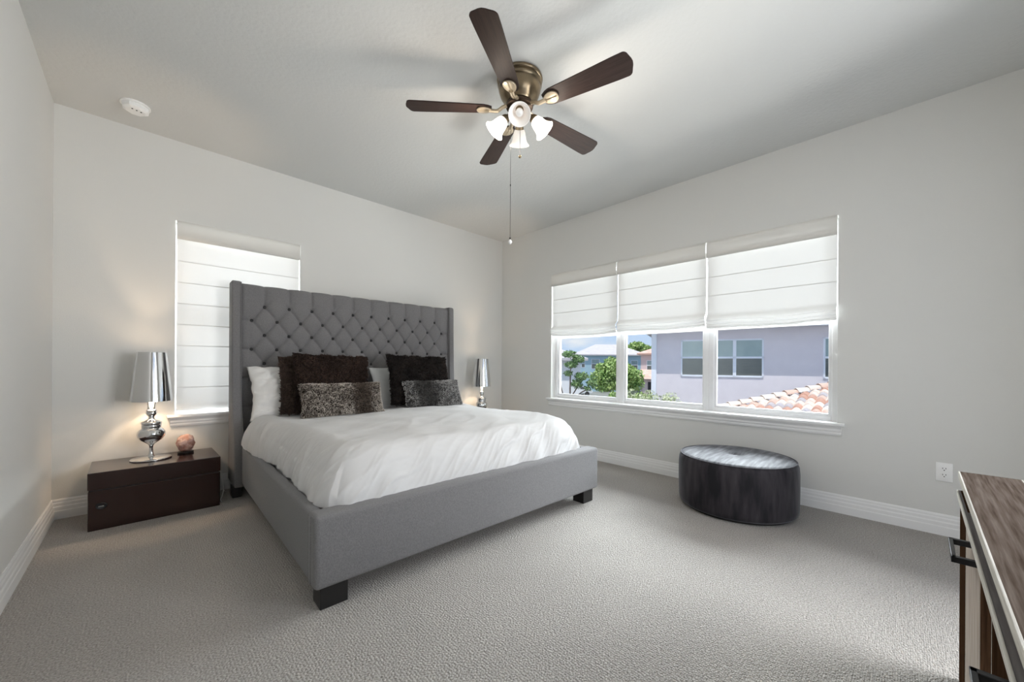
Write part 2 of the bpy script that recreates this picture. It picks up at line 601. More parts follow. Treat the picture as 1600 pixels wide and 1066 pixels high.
def roman_shade(label, axis, u0, u1, zbot, rods, folds, seed):
    """fabric hung just inside the wall plane; local u along the wall, d towards the room"""
    t = thing('roman_shade', label, 'window shade', (0, 0, 0), 0, 'white roman shades')
    rs = random.Random(seed)
    def P(u, d, z):
        return (-d, u, z) if axis == 'x' else (u, -d, z)
    nu = 46
    prof = []                    # (z, depth)
    ztop = 2.045
    if folds:
        zf = zbot + 0.115
        n = 46
        for i in range(n + 1):
            z = ztop + (zf - ztop) * i / n
            prof.append((z, -0.016))
        # stacked folds: down, out and back up, three times
        for dz, dd in ((-0.010, 0.006), (-0.022, 0.020), (-0.036, 0.034), (-0.050, 0.042), (-0.058, 0.043), (-0.060, 0.036), (-0.050, 0.020), (-0.056, 0.020), (-0.072, 0.034), (-0.084, 0.039), (-0.088, 0.033), (-0.080, 0.018), (-0.086, 0.018), (-0.102, 0.029), (-0.111, 0.032), (-0.114, 0.024), (-0.106, 0.010), (-0.095, 0.004)):
            prof.append((zf + dz, dd - 0.016))
        prof += [(zf - 0.11, 0.000), (zf - 0.121, 0.006), (zf - 0.124, 0.000), (zf - 0.115, -0.012)]
    else:
        n = 110
        for i in range(n + 1):
            z = ztop + (zbot + 0.045 - ztop) * i / n
            prof.append((z, -0.016))
        for dz, dd in ((0.035, 0.010), (0.015, 0.014), (0.0, 0.008), (0.004, -0.004)):
            prof.append((zbot + dz, dd - 0.016))
    V = []
    for i in range(nu):
        f = i / (nu - 1)
        u = u0 + (u1 - u0) * f
        for j, (z, d) in enumerate(prof):
            low = max(0.0, min(1.0, (zbot + 0.30 - z) / 0.30))
            q = Vector((u * 3.1, z * 2.2, seed * 3.7))
            sag = -0.014 * (1 - (2 * f - 1) ** 2) * low if folds else -0.006 * (1 - (2 * f - 1) ** 2) * low
            amp = 0.0025 + (0.010 if folds else 0.007) * low
            bil = 0.0
            for ra, rb in zip([ztop] + rods, rods + [zbot]):
                if rb <= z <= ra:
                    s_ = (ra - z) / max(1e-4, ra - rb)
                    bil = 0.0035 * math.sin(PI * s_)
            V.append(P(u, d + bil + amp * noise.noise(q) + 0.3 * amp * noise.noise(q * 4.0), z + sag + 0.012 * low * noise.noise(Vector((u * 5, seed, 0.3)))))
    me = grid_mesh('shade_panel', V, nu, len(prof))
    obj('shade_panel', me, M['shade'] if folds else M['shade_back'], t, smooth='all')
    bm = nb()
    nn = 24
    vv = []
    for i in range(nn):
        f = i / (nn - 1)
        u = u0 - 0.002 + (u1 - u0 + 0.004) * f
        for z, d in ((2.128, -0.02), (2.128, 0.012), (2.10, 0.017), (2.06, 0.018), (2.02, 0.0175), (1.990, 0.017), (1.988, 0.012), (2.02, 0.008)):
            vv.append(P(u, d + 0.003 * noise.noise(Vector((u * 6, z * 4, seed + 9.1))) * (1 if z < 2.1 else 0.2), z))
    obj('valance', grid_mesh('valance', vv, nn, 8), M['shade_valance'], t, smooth='all')
    for z in rods:
        a, b_ = P(u0 + 0.004, -0.0185, z - 0.0026), P(u1 - 0.004, -0.0125, z + 0.0026)
        lo = [min(x, y) for x, y in zip(a, b_)]
        hi = [max(x, y) for x, y in zip(a, b_)]
        obj('rod_pocket', bx(lo, hi), M['shade_rod'], t)
    for f in (0.19, 0.81):
        u = u0 + (u1 - u0) * f
        obj('lift_cord', tube(nb(), [P(u, -0.023, 2.04), P(u, -0.023, zbot + 0.06)], 0.0011, 5), M['shade_rod'], t)
    return t


roman_shade('white roman shade lowered over the window behind the grey headboard', 'y', BX0 + 0.010, BX1 - 0.008, 0.672,
            [1.825, 1.661, 1.498, 1.335, 1.171, 1.008, 0.846], False, 1)
roman_shade('white roman shade half raised over the window that shows the tiled roof', 'x', SPL[0] + 0.007, SPL[1] - 0.005, 1.385, [1.822, 1.658], True, 2)
roman_shade('white roman shade half raised, the middle one of three above the long sill', 'x', SPL[1] + 0.007, SPL[2] - 0.005, 1.400, [1.828, 1.668], True, 3)
roman_shade('white roman shade half raised over the window nearest the room corner', 'x', SPL[2] + 0.007, SPL[3] - 0.010, 1.395, [1.825, 1.663], True, 4)

# ------------------------------------------------------------------ bed
BED = thing('upholstered_bed', 'king bed with tall button-tufted grey wingback headboard and grey fabric rails', 'bed', (-2.018, -0.035, 0), math.radians(-1.1))
HBW = 0.992          # inner half width of the tufted panel
D, HR = 0.1825, 0.1185
ZR0 = 1.508          # top row of buttons
FY = -0.105          # front of the padding base
nu, nv = 331, 190
zlo, zhi = 0.42, 1.690


def tuft(x, z):
    if z > ZR0:
        s = abs(math.sin(PI * (x / D - 0.5)))
        k = min(1.0, (z - ZR0) / 0.06)
        p_ = x / D - 0.5 + (z - ZR0) / (2 * HR)
        q_ = x / D - 0.5 - (z - ZR0) / (2 * HR)
        dia = abs(math.sin(PI * p_) * math.sin(PI * q_)) ** 0.5
        if abs(x) > 4.5 * D:
            s = max(s, min(1.0, (abs(x) - 4.5 * D) / 0.07))
            dia = s
        return (s ** 0.62) * k + dia * (1 - k)
    p_ = x / D - 0.5 + (z - ZR0) / (2 * HR)
    q_ = x / D - 0.5 - (z - ZR0) / (2 * HR)
    dia = abs(math.sin(PI * p_) * math.sin(PI * q_)) ** 0.5
    if abs(x) > 5 * D:
        s = abs(math.sin(PI * (z - ZR0 + HR) / (2 * HR))) ** 0.55
        k = min(1.0, (abs(x) - 5 * D) / 0.03)
        return s * k + dia * (1 - k)
    return dia


def dip(x, z):
    r_ = round((ZR0 - z) / HR)
    if r_ < 0:
        r_ = 0
    off = 0.5 if r_ % 2 == 0 else 0.0
    kx = round(x / D - off) + off
    dx, dz_ = x - kx * D, z - (ZR0 - r_ * HR)
    return math.exp(-(dx * dx + dz_ * dz_) / 0.018 ** 2)


V = []
for i in range(nu):
    x = -HBW + 2 * HBW * i / (nu - 1)
    for j in range(nv):
        z = zlo + (zhi - zlo) * j / (nv - 1)
        h = 0.036 * tuft(x, z) ** 0.62 - 0.012 * dip(x, z)
        top = max(0.0, (z - (zhi - 0.045)) / 0.045)
        roll = 0.050 * (1 - math.sqrt(max(0.0, 1 - top * top)))
        dz = -0.003 * (1 - tuft(x, 1.66)) * max(0.0, (z - 1.60) / 0.09)
        side = max(0.0, (abs(x) - (HBW - 0.03)) / 0.03)
        h *= 1 - 0.35 * side ** 2
        V.append((x, FY - 0.012 - h + roll, z + dz))
me = grid_mesh('headboard', V, nu, nv)
hb = obj('headboard', me, M['bed'], BED, smooth='all')
obj('headboard_core', bx((-HBW - 0.02, -0.105, 0.12), (HBW + 0.02, -0.010, 1.665), 0.02, 3), M['bed'], BED, smooth=True)
bme = nb()
bmesh.ops.create_uvsphere(bme, u_segments=12, v_segments=8, radius=0.0135)
for v in bme.verts:
    v.co.y *= 0.55
bt = bpy.data.meshes.new('button')
bme.to_mesh(bt)
bme.free()
bt.materials.append(M['button'])
bt.polygons.foreach_set('use_smooth', [True] * len(bt.polygons))
for row in range(7):
    z = ZR0 - HR * row
    n = 10 if row % 2 == 0 else 11
    for k in range(n):
        x = (k - (n - 1) / 2) * D
        if z < 0.90 and abs(x) < 0.86:
            continue                              # hidden behind the pillows
        o = bpy.data.objects.new('button', bt)
        COL.objects.link(o)
        o.parent = hb
        o.location = (x, FY - 0.015, z)
WP = [(-0.006, 1.700), (-0.150, 1.700), (-0.172, 1.684), (-0.178, 1.40), (-0.186, 1.05), (-0.200, 0.82), (-0.226, 0.68), (-0.275, 0.56), (-0.325, 0.46), (-0.345, 0.38), (-0.350, 0.085), (-0.006, 0.085)]
for s in (-1, 1):
    obj('wing', prism(nb(), WP, 'x', s * 0.990, s * 1.050, 0.011), M['bed'], BED, smooth=True)
    pip = [(s * 0.9905, y - 0.0005, z) for y, z in [(-0.168, 1.690)] + WP[3:10]]
    obj('piping', tube(nb(), smooth_pts(pip, 3), 0.0035, 6), M['bed'], BED, smooth='all')
    obj('side_rail', bx((s * 0.942, -2.10, 0.100), (s * 1.000, -0.20, 0.398), 0.016, 3), M['bed'], BED, smooth=True)
    obj('leg', bx((s * 1.02 - 0.035, -0.30, 0.0), (s * 1.02 + 0.025, -0.20, 0.09), 0.003), M['black'], BED)
    xo = s * 0.975
    obj('leg', bx((min(xo, xo - s * 0.115), -2.175, 0.0), (max(xo, xo - s * 0.115), -2.075, 0.104), 0.003), M['black'], BED)
    obj('footboard_seam', tube(nb(), [(s * 1.005, -2.150, 0.115), (s * 1.0055, -2.150, 0.395)], 0.004, 6), M['bed'], BED, smooth='all')
obj('footboard', bx((-1.006, -2.205, 0.098), (1.006, -2.100, 0.408), 0.022, 4), M['bed'], BED, smooth=True)

# mattress lying inside the rails
mt = obj('mattress', bx((-0.92, -2.05, 0.20), (0.92, -0.20, 0.545), 0.06, 4), M['mattress'], None, smooth=True)
mt.location = BED.location
mt.rotation_euler = BED.rotation_euler
tag(mt, 'thick white mattress inside the grey bed rails, under the white duvet', 'mattress')

# ------------------------------------------------------------------ duvet
def ridged(p, k=1.0):
    return 1 - abs(noise.noise(p)) * 2 * k


def build_duvet():
    N = 300
    V = np.zeros((N, N, 3))
    L0, L1 = -0.195, -2.125              # head end, foot end (bed-local y)
    Wd = 0.934
    zt = 0.628
    us = np.linspace(-1, 1, N)
    us = np.sign(us) * (1 - (1 - np.abs(us)) ** 1.25)
    R = 0.17
    for i, u in enumerate(us):
        for j, v in enumerate(us):
            au, av = abs(u), abs(v)
            e = au if v > 0 else max(au, av)
            if e < 1e-6:
                sx = sy = 0.0
            else:
                n_ = (au ** 15 + av ** 15) ** (1 / 15)
                k = e / n_
                sx, sy = u * k, v * k
            # distance from the rim in metres (approximately)
            d = (1 - e) * 0.95
            tt = max(0.0, 1 - d / 0.34)                  # 0 on the flat top, 1 at the rim
            ang = tt * PI / 2
            # profile: rounded shoulder then a straight fall
            out = R * math.sin(ang) ** 0.9 if tt > 0 else 0.0
            fall = (1 - math.cos(ang))
            hx = Wd - R
            ly = (L0 - L1) / 2
            hy = ly - R * 0.8 + 0.015
            inner = 1 - 0.34 / 0.95
            er = min(1.0, e / inner)                    # flat part coordinate
            fx = sx / max(e, 1e-6) * (er * hx + out)
            fy = sy / max(e, 1e-6) * (er * hy + out * 0.8)
            if v > 0:                                    # head half: straight sides, open edge under the pillows
                fx = math.copysign(min(1.0, au / inner) * hx + out, u) if au > 0 else 0.0
                fy = v * ly
                sx, sy = u, 0.0
                e = max(au, 1e-6)
            x = fx
            y = (L0 + L1) / 2 + fy
            head = max(0.0, min(1.0, (y + 0.65) / 0.40))  # close to the headboard
            zb = 0.358 + (0.028 * max(0.0, min(1.0, (y + 1.4) / 0.8)) if (au >= av or v > 0) else 0.0)
            z = zt - (zt - zb) * fall
            if v > 0 or au >= av:
                hk = max(0.0, min(1.0, (y + 1.0) / 0.55))
                z += 0.055 * math.sin(PI * min(1.0, tt)) * hk
            # soft, pillowy top
            q = Vector((x, y, 0))
            z += 0.016 * noise.noise(q * 1.7 + Vector((3, 1, 0))) * (1 - tt)
            z += 0.010 * noise.noise(q * 4.3) * (1 - 0.5 * tt)
            z += 0.020 * math.exp(-((y + 1.5) / 0.5) ** 2) * (1 - tt) - 0.018 * head * (1 - tt)
            # wrinkles running across the top, from the left foot corner up and to the right
            dgl = (x * 0.80 + y * 0.60)
            crs = (-x * 0.60 + y * 0.80)
            rw = ridged(Vector((dgl * 1.1, crs * 5.5, 2.0)) + Vector((0.3 * noise.noise(q * 3), 0.25 * noise.noise(q * 2.5 + Vector((7, 0, 0))), 0)))
            foot = max(0.0, min(1.0, (-1.15 - y) / 0.7))
            z += (0.0015 + 0.0045 * foot) * max(0.0, rw - 0.35) / 0.65 * (1 - 0.6 * tt)
            # folds down the drops
            if tt > 0:
                side = au >= av or v > 0
                per = y if side else x
                cor = min(1.0, abs(sx * sy) ** 4 * 2.2)
                w1 = noise.noise(Vector((per * 5.5, u * 2 + 4, v * 2 + tt * 0.9)))
                per = per + (0.26 * tt if not side else -0.16 * tt)
                w2 = ridged(Vector((per * 8 + 2.2 * tt + 0.8 * w1, u + 2, tt * 0.9)))
                w3 = ridged(Vector((per * 19 + 1.0 * tt + w1, 5 + u, tt * 1.3)))
                amp = math.sin(min(1.0, tt * 1.15) * PI / 2) ** 1.3
                gate = 0.6 + 0.5 * max(0.0, min(1.0, 0.5 + 1.5 * noise.noise(Vector((per * 1.9, 3.3 + u, 8.1)))))
                disp = amp * (0.014 * w1 + gate * (0.018 * max(0.0, w2 - 0.40) + 0.010 * max(0.0, w3 - 0.45)) + 0.014 * cor * w2)
                nx = sx / max(e, 1e-6) * (1.0 if side else 0.3)
                ny = sy / max(e, 1e-6) * (0.3 if side else 1.0)
                x += nx * disp
                y += ny * disp
                z += 0.5 * disp * (1 - fall)
                # bulge over the rails; outside the rail near the head, tucked in nearer the foot
                if side:
                    hang = max(0.0, min(1.0, (y + 1.20) / 0.85))
                    hang = hang * hang * (3 - 2 * hang) * max(0.0, min(1.0, (-0.33 - y) / 0.12))
                    b_ = math.sin(min(1.0, tt) * PI / 2)
                    x += math.copysign((0.082 * hang + 0.004) * b_, u)
                    z += (0.035 * (1 - hang) - 0.012 * hang) * max(0.0, tt - 0.6) / 0.4
                    hm = max(0.0, tt - 0.7) / 0.3
                    z += hm * hang * (0.022 * noise.noise(Vector((per * 7, 1.7, u))) + 0.075 * max(0.0, (y + 0.95)) / 0.7)
                else:
                    if v < 0:
                        y += 0.004 * tt
            V[i, j] = (x, y, z)
    return grid_mesh('duvet', V.reshape(-1, 3), N, N)


dv = obj('duvet', build_duvet(), M['duvet'], None, smooth='all')
dv.location = BED.location
dv.rotation_euler = BED.rotation_euler
tag(dv, 'rumpled white cotton duvet tucked into the grey upholstered bed', 'duvet')


# ------------------------------------------------------------------ pillows and fur cushions
def cushion_arrays(w_, h_, d_, seed, n=44, pinch=0.07, wrinkle=0.006, sagtop=0.0):
    """two-sided cushion standing in the x-z plane, front towards -y"""
    rs = Vector((seed * 1.31, seed * 2.17, seed * 0.7))
    verts, faces = [], []
    us = np.linspace(-1, 1, n)
    us = np.sign(us) * np.abs(us) ** 0.85
    idx = {}
    for side in (-1, 1):
        for i, u in enumerate(us):
            for j, v in enumerate(us):
                rim = i in (0, n - 1) or j in (0, n - 1)
                if side == 1 and rim:
                    idx[(side, i, j)] = idx[(-1, i, j)]
                    continue
                k = ((1 - abs(u) ** 2.6) * (1 - abs(v) ** 2.6)) ** 0.55
                px = u * (1 - pinch * (1 - (1 - v * v)) * 0.0 - pinch * (1 - v * v) * u * u * 0.9)
                pz = v * (1 - pinch * (1 - u * u) * v * v * 0.9)
                q = Vector((u * 1.6, v * 1.6, side)) + rs
                t = d_ / 2 * k * (1 + 0.18 * noise.noise(q))
                wr = wrinkle * (noise.noise(q * 2.6) + 0.6 * noise.noise(q * 5.3)) * (0.3 + k)
                idx[(side, i, j)] = len(verts)
                verts.append((px * w_ / 2 + wr * 0.6, side * (t + wr), pz * h_ / 2 + wr * 0.6 - sagtop * max(0.0, v) ** 2 * (1 - u * u)))
    for side in (-1, 1):
        for i in range(n - 1):
            for j in range(n - 1):
                f = (idx[(side, i, j)], idx[(side, i + 1, j)], idx[(side, i + 1, j + 1)], idx[(side, i, j + 1)])
                faces.append(f if side < 0 else f[::-1])
    return np.array(verts), faces


def place(o, loc, tilt, rotz, roll=0.0):
    """tilt > 0 leans the top backwards (towards +y)"""
    o.matrix_world = Matrix.Translation(loc) @ Matrix.Rotation(rotz, 4, 'Z') @ Matrix.Rotation(-tilt, 4, 'X') @ Matrix.Rotation(roll, 4, 'Y')


def pillow(name, label, cat, w_, h_, d_, seed, m, loc, tilt, rotz, roll=0.0, wrinkle=0.012, group=None):
    v, f = cushion_arrays(w_, h_, d_, seed, 60, wrinkle=wrinkle)
    me = bpy.data.meshes.new(name)
    me.from_pydata([tuple(a) for a in v], [], f)
    o = obj(name, me, m, None, smooth='all')
    tag(o, label, cat, group)
    place(o, loc, tilt, rotz, roll)
    return o


def fur_cushion(label, w_, h_, d_, seed, m, loc, tilt, rotz, roll=0.0, count=16000, length=0.022, width=0.0022, lie=0.55, patch=0.5, band=None, group=None, frost=0.6):
    v, f = cushion_arrays(w_, h_, d_, seed, 40, wrinkle=0.005)
    rg = np.random.default_rng(seed)
    F = np.array(f)
    A, B_, C_, D4 = v[F[:, 0]], v[F[:, 1]], v[F[:, 2]], v[F[:, 3]]
    nrm = np.cross(C_ - A, D4 - B_)
    area = np.linalg.norm(nrm, axis=1) / 2
    nrm = nrm / np.maximum(np.linalg.norm(nrm, axis=1)[:, None], 1e-9)
    ctr = v.mean(0)
    mid = (A + B_ + C_ + D4) / 4
    flip = np.einsum('ij,ij->i', nrm, mid - ctr) < 0
    nrm[flip] *= -1
    # most of the pile goes on the face that is seen
    wgt = area * np.where(mid[:, 1] < 0.004, 1.0, 0.25)
    pick = rg.choice(len(F), size=count, p=wgt / wgt.sum())
    s, t = rg.random(count)[:, None], rg.random(count)[:, None]
    P = (A[pick] * (1 - s) + B_[pick] * s) * (1 - t) + (D4[pick] * (1 - s) + C_[pick] * s) * t
    N_ = nrm[pick]
    flow = np.zeros((count, 3))
    for i in range(count):
        q = Vector((P[i, 0] * 9 + seed, P[i, 2] * 9, seed * 2.0))
        a = noise.noise(q) * 4.5 + noise.noise(q * 3.1) * 3.0
        flow[i] = (math.cos(a), 0, math.sin(a))
    flow += rg.normal(size=(count, 3)) * 0.35
    flow[:, 2] -= 0.35
    dirs = N_ * (1 - lie) + flow * lie
    dirs /= np.linalg.norm(dirs, axis=1)[:, None]
    Ls = length * (0.7 + 0.6 * rg.random(count))[:, None]
    sd = np.cross(dirs, rg.normal(size=(count, 3)))
    sd /= np.maximum(np.linalg.norm(sd, axis=1)[:, None], 1e-6)
    curl = N_ * -0.35 + rg.normal(size=(count, 3)) * 0.25
    m1 = P + dirs * Ls * 0.55
    tp = m1 + (dirs * 0.6 + curl * 0.45 + flow * 0.2) * Ls * 0.5
    wv = sd * width * (0.7 + 0.6 * rg.random(count))[:, None]
    base0, base1 = P - wv, P + wv
    mid0, mid1 = m1 - wv * 0.8, m1 + wv * 0.8
    nv0 = len(v)
    allv = np.concatenate([v, base0, base1, mid0, mid1, tp])
    ii = np.arange(count)
    o0, o1, o2, o3, o4 = [nv0 + k * count for k in range(5)]
    quads = np.stack([o0 + ii, o1 + ii, o3 + ii, o2 + ii], 1)
    tris = np.stack([o2 + ii, o3 + ii, o4 + ii], 1)
    me = bpy.data.meshes.new('fur_cushion')
    me.from_pydata([tuple(a) for a in allv], [], [tuple(a) for a in f] + [tuple(a) for a in quads] + [tuple(a) for a in tris])
    lv = np.ones(count)
    for i in range(count):
        lv[i] = (1 - patch) + patch * (0.5 + 1.1 * noise.noise(Vector((P[i, 0] * 11, P[i, 2] * 11, seed + 0.5))))
        if band:
            bx_ = abs(P[i, 0] / (w_ / 2) - band[0]) / band[1]
            lv[i] *= 0.45 + 0.55 * min(1.0, bx_ ** 2) if bx_ < 1 else 1.0
    lv = np.clip(lv * (0.75 + 0.5 * rg.random(count)), 0, 1)
    at = me.attributes.new('tip', 'FLOAT', 'POINT')
    vals = np.concatenate([np.zeros(nv0), np.full(2 * count, 0.0), frost * lv, frost * lv, lv])
    at.data.foreach_set('value', vals.astype(np.float32))
    o = obj('fur_cushion', me, m, None, smooth='all')
    tag(o, label, 'cushion', group)
    place(o, loc, tilt, rotz, roll)
    return o


RZ = math.radians(-1.1)
pillow('bed_pillow', 'crumpled white pillow peeking out behind the brown fur cushions', 'pillow', 0.86, 0.46, 0.20, 3, M['pillow'], (-2.550, -0.315, 0.800), math.radians(24), RZ, 0.0, 0.030)
pillow('bed_pillow', 'smooth pale grey pillow between the two groups of fur cushions', 'pillow', 0.84, 0.44, 0.17, 5, M['pillow_grey'], (-1.575, -0.345, 0.800), math.radians(24), RZ, 0.0, 0.006)
fur_cushion('lighter brown fur cushion half hidden behind the large dark brown one', 0.54, 0.48, 0.15, 11, M['fur_lightbrown'], (-2.530, -0.440, 0.860), math.radians(17), RZ, 0.02, 13000)
fur_cushion('large dark brown fur cushion above the brown-and-cream frosted cushion', 0.60, 0.49, 0.16, 12, M['fur_brown'], (-2.432, -0.575, 0.880), math.radians(17), RZ, 0.04, 17000)
fur_cushion('large black-brown fur cushion behind the silver-grey frosted cushion', 0.66, 0.50, 0.17, 13, M['fur_black'], (-1.605, -0.555, 0.885), math.radians(18), RZ, 0.03, 17000, patch=0.7)
fur_cushion('small long brown-and-cream frosted fur cushion in front of the dark brown one', 0.65, 0.265, 0.15, 14, M['fur_frost'], (-2.408, -0.735, 0.752), math.radians(20), RZ, 0.0, 15000, length=0.014, width=0.0022, lie=0.40, frost=0.9, patch=0.22, band=(0.42, 0.30))
fur_cushion('small long silver-grey frosted fur cushion in front of the black-brown one', 0.62, 0.265, 0.15, 15, M['fur_silver'], (-1.545, -0.705, 0.754), math.radians(22), RZ, 0.0, 14000, length=0.014, width=0.0022, lie=0.40, frost=0.9, patch=0.22, band=(-0.30, 0.45))


# ------------------------------------------------------------------ nightstands
def nightstand(label, loc, rotz):
    t = thing('nightstand', label, 'nightstand', loc, rotz, 'espresso nightstands')
    w_, d_ = 0.646, 0.405
    obj('body', bx((-w_ / 2, -d_, 0.0), (w_ / 2, 0, 0.245), 0.004), M['espresso'], t)
    obj('lid', bx((-w_ / 2 - 0.002, -d_ - 0.003, 0.251), (w_ / 2 + 0.002, 0.002, 0.357), 0.004), M['espresso'], t)
    obj('lid_seam', bx((-w_ / 2 + 0.008, -d_ + 0.008, 0.24), (w_ / 2 - 0.008, -0.008, 0.256)), M['slot'], t)
    rot = Matrix.Rotation(PI / 2, 4, 'X')
    bm = lathe(nb(), [(0.010, 0.0), (0.019, 0.0), (0.021, 0.004), (0.018, 0.006), (0.012, 0.003), (0.0005, 0.002)], 24, mtx=Matrix.Translation((-0.265, -d_, 0.150)) @ rot @ Matrix.Diagonal((1.25, 1.0, 1.3, 1)))
    lk = obj('lock_plate', bm, M['handle'], t, smooth=True)
    obj('latch', bx((-0.278, -d_ - 0.005, 0.144), (-0.254, -d_ - 0.001, 0.150), 0.001), M['chrome'], lk)
    return t


nightstand('low dark espresso trunk nightstand by the left wall, under the covered window', (-3.498, -0.028, 0), math.radians(1.2))
nightstand('low dark espresso nightstand in the corner, on the far side of the bed', (-0.555, -0.028, 0), 0.0)


def table_lamp(label, loc, flip=1):
    t = thing('table_lamp', label, 'lamp', loc, 0, 'chrome table lamps')
    base = [(0.001, 0.0), (0.106, 0.0), (0.110, 0.003), (0.110, 0.007), (0.104, 0.011), (0.05, 0.015), (0.022, 0.020)]
    obj('base', lathe(nb(), base, 56), M['chrome'], t, smooth=60)
    stem = [(0.022, 0.020), (0.017, 0.028), (0.0125, 0.045), (0.010, 0.075), (0.0115, 0.095), (0.020, 0.108), (0.040, 0.122), (0.062, 0.140), (0.073, 0.160), (0.0765, 0.176), (0.073, 0.195), (0.062, 0.210),
            (0.052, 0.216), (0.050, 0.222), (0.053, 0.226), (0.053, 0.240), (0.050, 0.243), (0.055, 0.248), (0.056, 0.258), (0.050, 0.264), (0.034, 0.270), (0.022, 0.278), (0.016, 0.290), (0.0155, 0.298),
            (0.022, 0.305), (0.028, 0.315), (0.0295, 0.325), (0.026, 0.333), (0.029, 0.337), (0.029, 0.343), (0.024, 0.348), (0.021, 0.352), (0.021, 0.40), (0.0125, 0.41), (0.0125, 0.46)]
    obj('stem', lathe(nb(), stem, 48), M['chrome'], t, smooth=60)
    zb, zt_ = 0.410, 0.752
    out = lathe(nb(), [(0.1130, zb), (0.0795, zt_)], 64, cap=False)
    lathe(out, [(0.1115, zb), (0.0780, zt_)], 64, cap=False)
    out.verts.ensure_lookup_table()
    n = 64
    for r_ in (0, 1):
        a = [out.verts[r_ * n + k] for k in range(n)]
        b = [out.verts[2 * n + r_ * n + k] for k in range(n)]
        for k in range(n):
            out.faces.new((a[k], a[(k + 1) % n], b[(k + 1) % n], b[k]))
    obj('lamp_shade', out, M['chrome_shade'], t, smooth=30)
    bl = nb()
    bmesh.ops.create_uvsphere(bl, u_segments=16, v_segments=12, radius=0.028, matrix=Matrix.Translation((0, 0, 0.50)))
    obj('bulb', bl, M['bulb'], t, smooth='all')
    l = lamp('table_lamp_light', 'POINT', (loc[0], loc[1], loc[2] + 0.555), 7.0, (1.0, 0.74, 0.50), shadow_soft_size=0.02)
    return t


table_lamp('chrome table lamp with tapered mirror shade beside the pink salt lamp', (-3.530, -0.195, 0.357))
table_lamp('chrome table lamp in the room corner beyond the bed, its base hidden by the bed', (-0.540, -0.225, 0.357))

# salt lamp
SL = thing('salt_lamp', 'small pink salt crystal lamp on the dark nightstand beside the chrome lamp', 'salt lamp', (-3.340, -0.125, 0.357))
obj('base', lathe(nb(), [(0.001, 0), (0.046, 0), (0.048, 0.003), (0.048, 0.013), (0.044, 0.016), (0.001, 0.016)], 32), M['black'], SL, smooth=True)
bm = nb()
bmesh.ops.create_icosphere(bm, subdivisions=5, radius=1.0)
for v in bm.verts:
    n = v.co.normalized()
    f = 1 + 0.10 * noise.noise(n * 1.6 + Vector((4, 2, 1))) + 0.05 * noise.noise(n * 3.7)
    c = noise.cell(n * 2.6 + Vector((1, 5, 2)))
    f += 0.035 * c
    v.co = Vector((n.x * 0.056 * f, n.y * 0.052 * f, 0.016 + 0.061 + n.z * 0.064 * f))
    v.co.z = max(v.co.z, 0.0155)
obj('crystal', bm, M['salt'], SL, smooth=25)

# cord behind the nightstand
cdp = smooth_pts([(-3.150, -0.045, 0.20), (-3.140, -0.10, 0.185), (-3.125, -0.15, 0.12), (-3.118, -0.19, 0.055), (-3.132, -0.24, 0.012), (-3.148, -0.30, 0.006), (-3.150, -0.36, 0.005)], 6)
tag(obj('power_cord', tube(nb(), cdp, 0.0036, 8), M['cord'], None, smooth='all'), 'thin white cord hanging down between the nightstand and the bed', 'cord')
cdp = smooth_pts([(-3.150, -0.025, 0.30), (-3.142, -0.03, 0.26), (-3.120, -0.04, 0.17), (-3.108, -0.05, 0.06), (-3.100, -0.06, 0.006), (-3.09, -0.10, 0.005)], 6)
tag(obj('power_cord', tube(nb(), cdp, 0.0032, 8), M['cord'], None, smooth='all'), 'second thin cord, close to the wall baseboard behind the nightstand', 'cord')

# ------------------------------------------------------------------ ceiling fan
FAN = thing('ceiling_fan', 'five-blade ceiling fan with brass motor and four glass shades, two of them lit', 'ceiling fan', (-1.975, -2.295, 0))
Z = H_
obj('motor_housing', lathe(nb(), [(0.001, Z), (0.128, Z), (0.134, Z - 0.004), (0.136, Z - 0.014), (0.132, Z - 0.020), (0.127, Z - 0.023), (0.127, Z - 0.030), (0.131, Z - 0.034), (0.131, Z - 0.044), (0.126, Z - 0.050), (0.123, Z - 0.053),
                                  (0.126, Z - 0.057), (0.124, Z - 0.075), (0.114, Z - 0.105), (0.100, Z - 0.128), (0.084, Z - 0.142), (0.078, Z - 0.150), (0.001, Z - 0.150)], 56), M['brass'], FAN, smooth=50)
obj('flywheel', lathe(nb(), [(0.001, Z - 0.149), (0.072, Z - 0.150), (0.080, Z - 0.156), (0.080, Z - 0.172), (0.072, Z - 0.178), (0.001, Z - 0.178)], 48), M['dark_brass'], FAN, smooth=40)
obj('switch_housing', lathe(nb(), [(0.001, Z - 0.177), (0.050, Z - 0.178), (0.056, Z - 0.183), (0.056, Z - 0.190), (0.052, Z - 0.194), (0.052, Z - 0.222), (0.047, Z - 0.236), (0.030, Z - 0.246), (0.001, Z - 0.250)], 40), M['brass'], FAN, smooth=45)
BZ = Z - 0.185


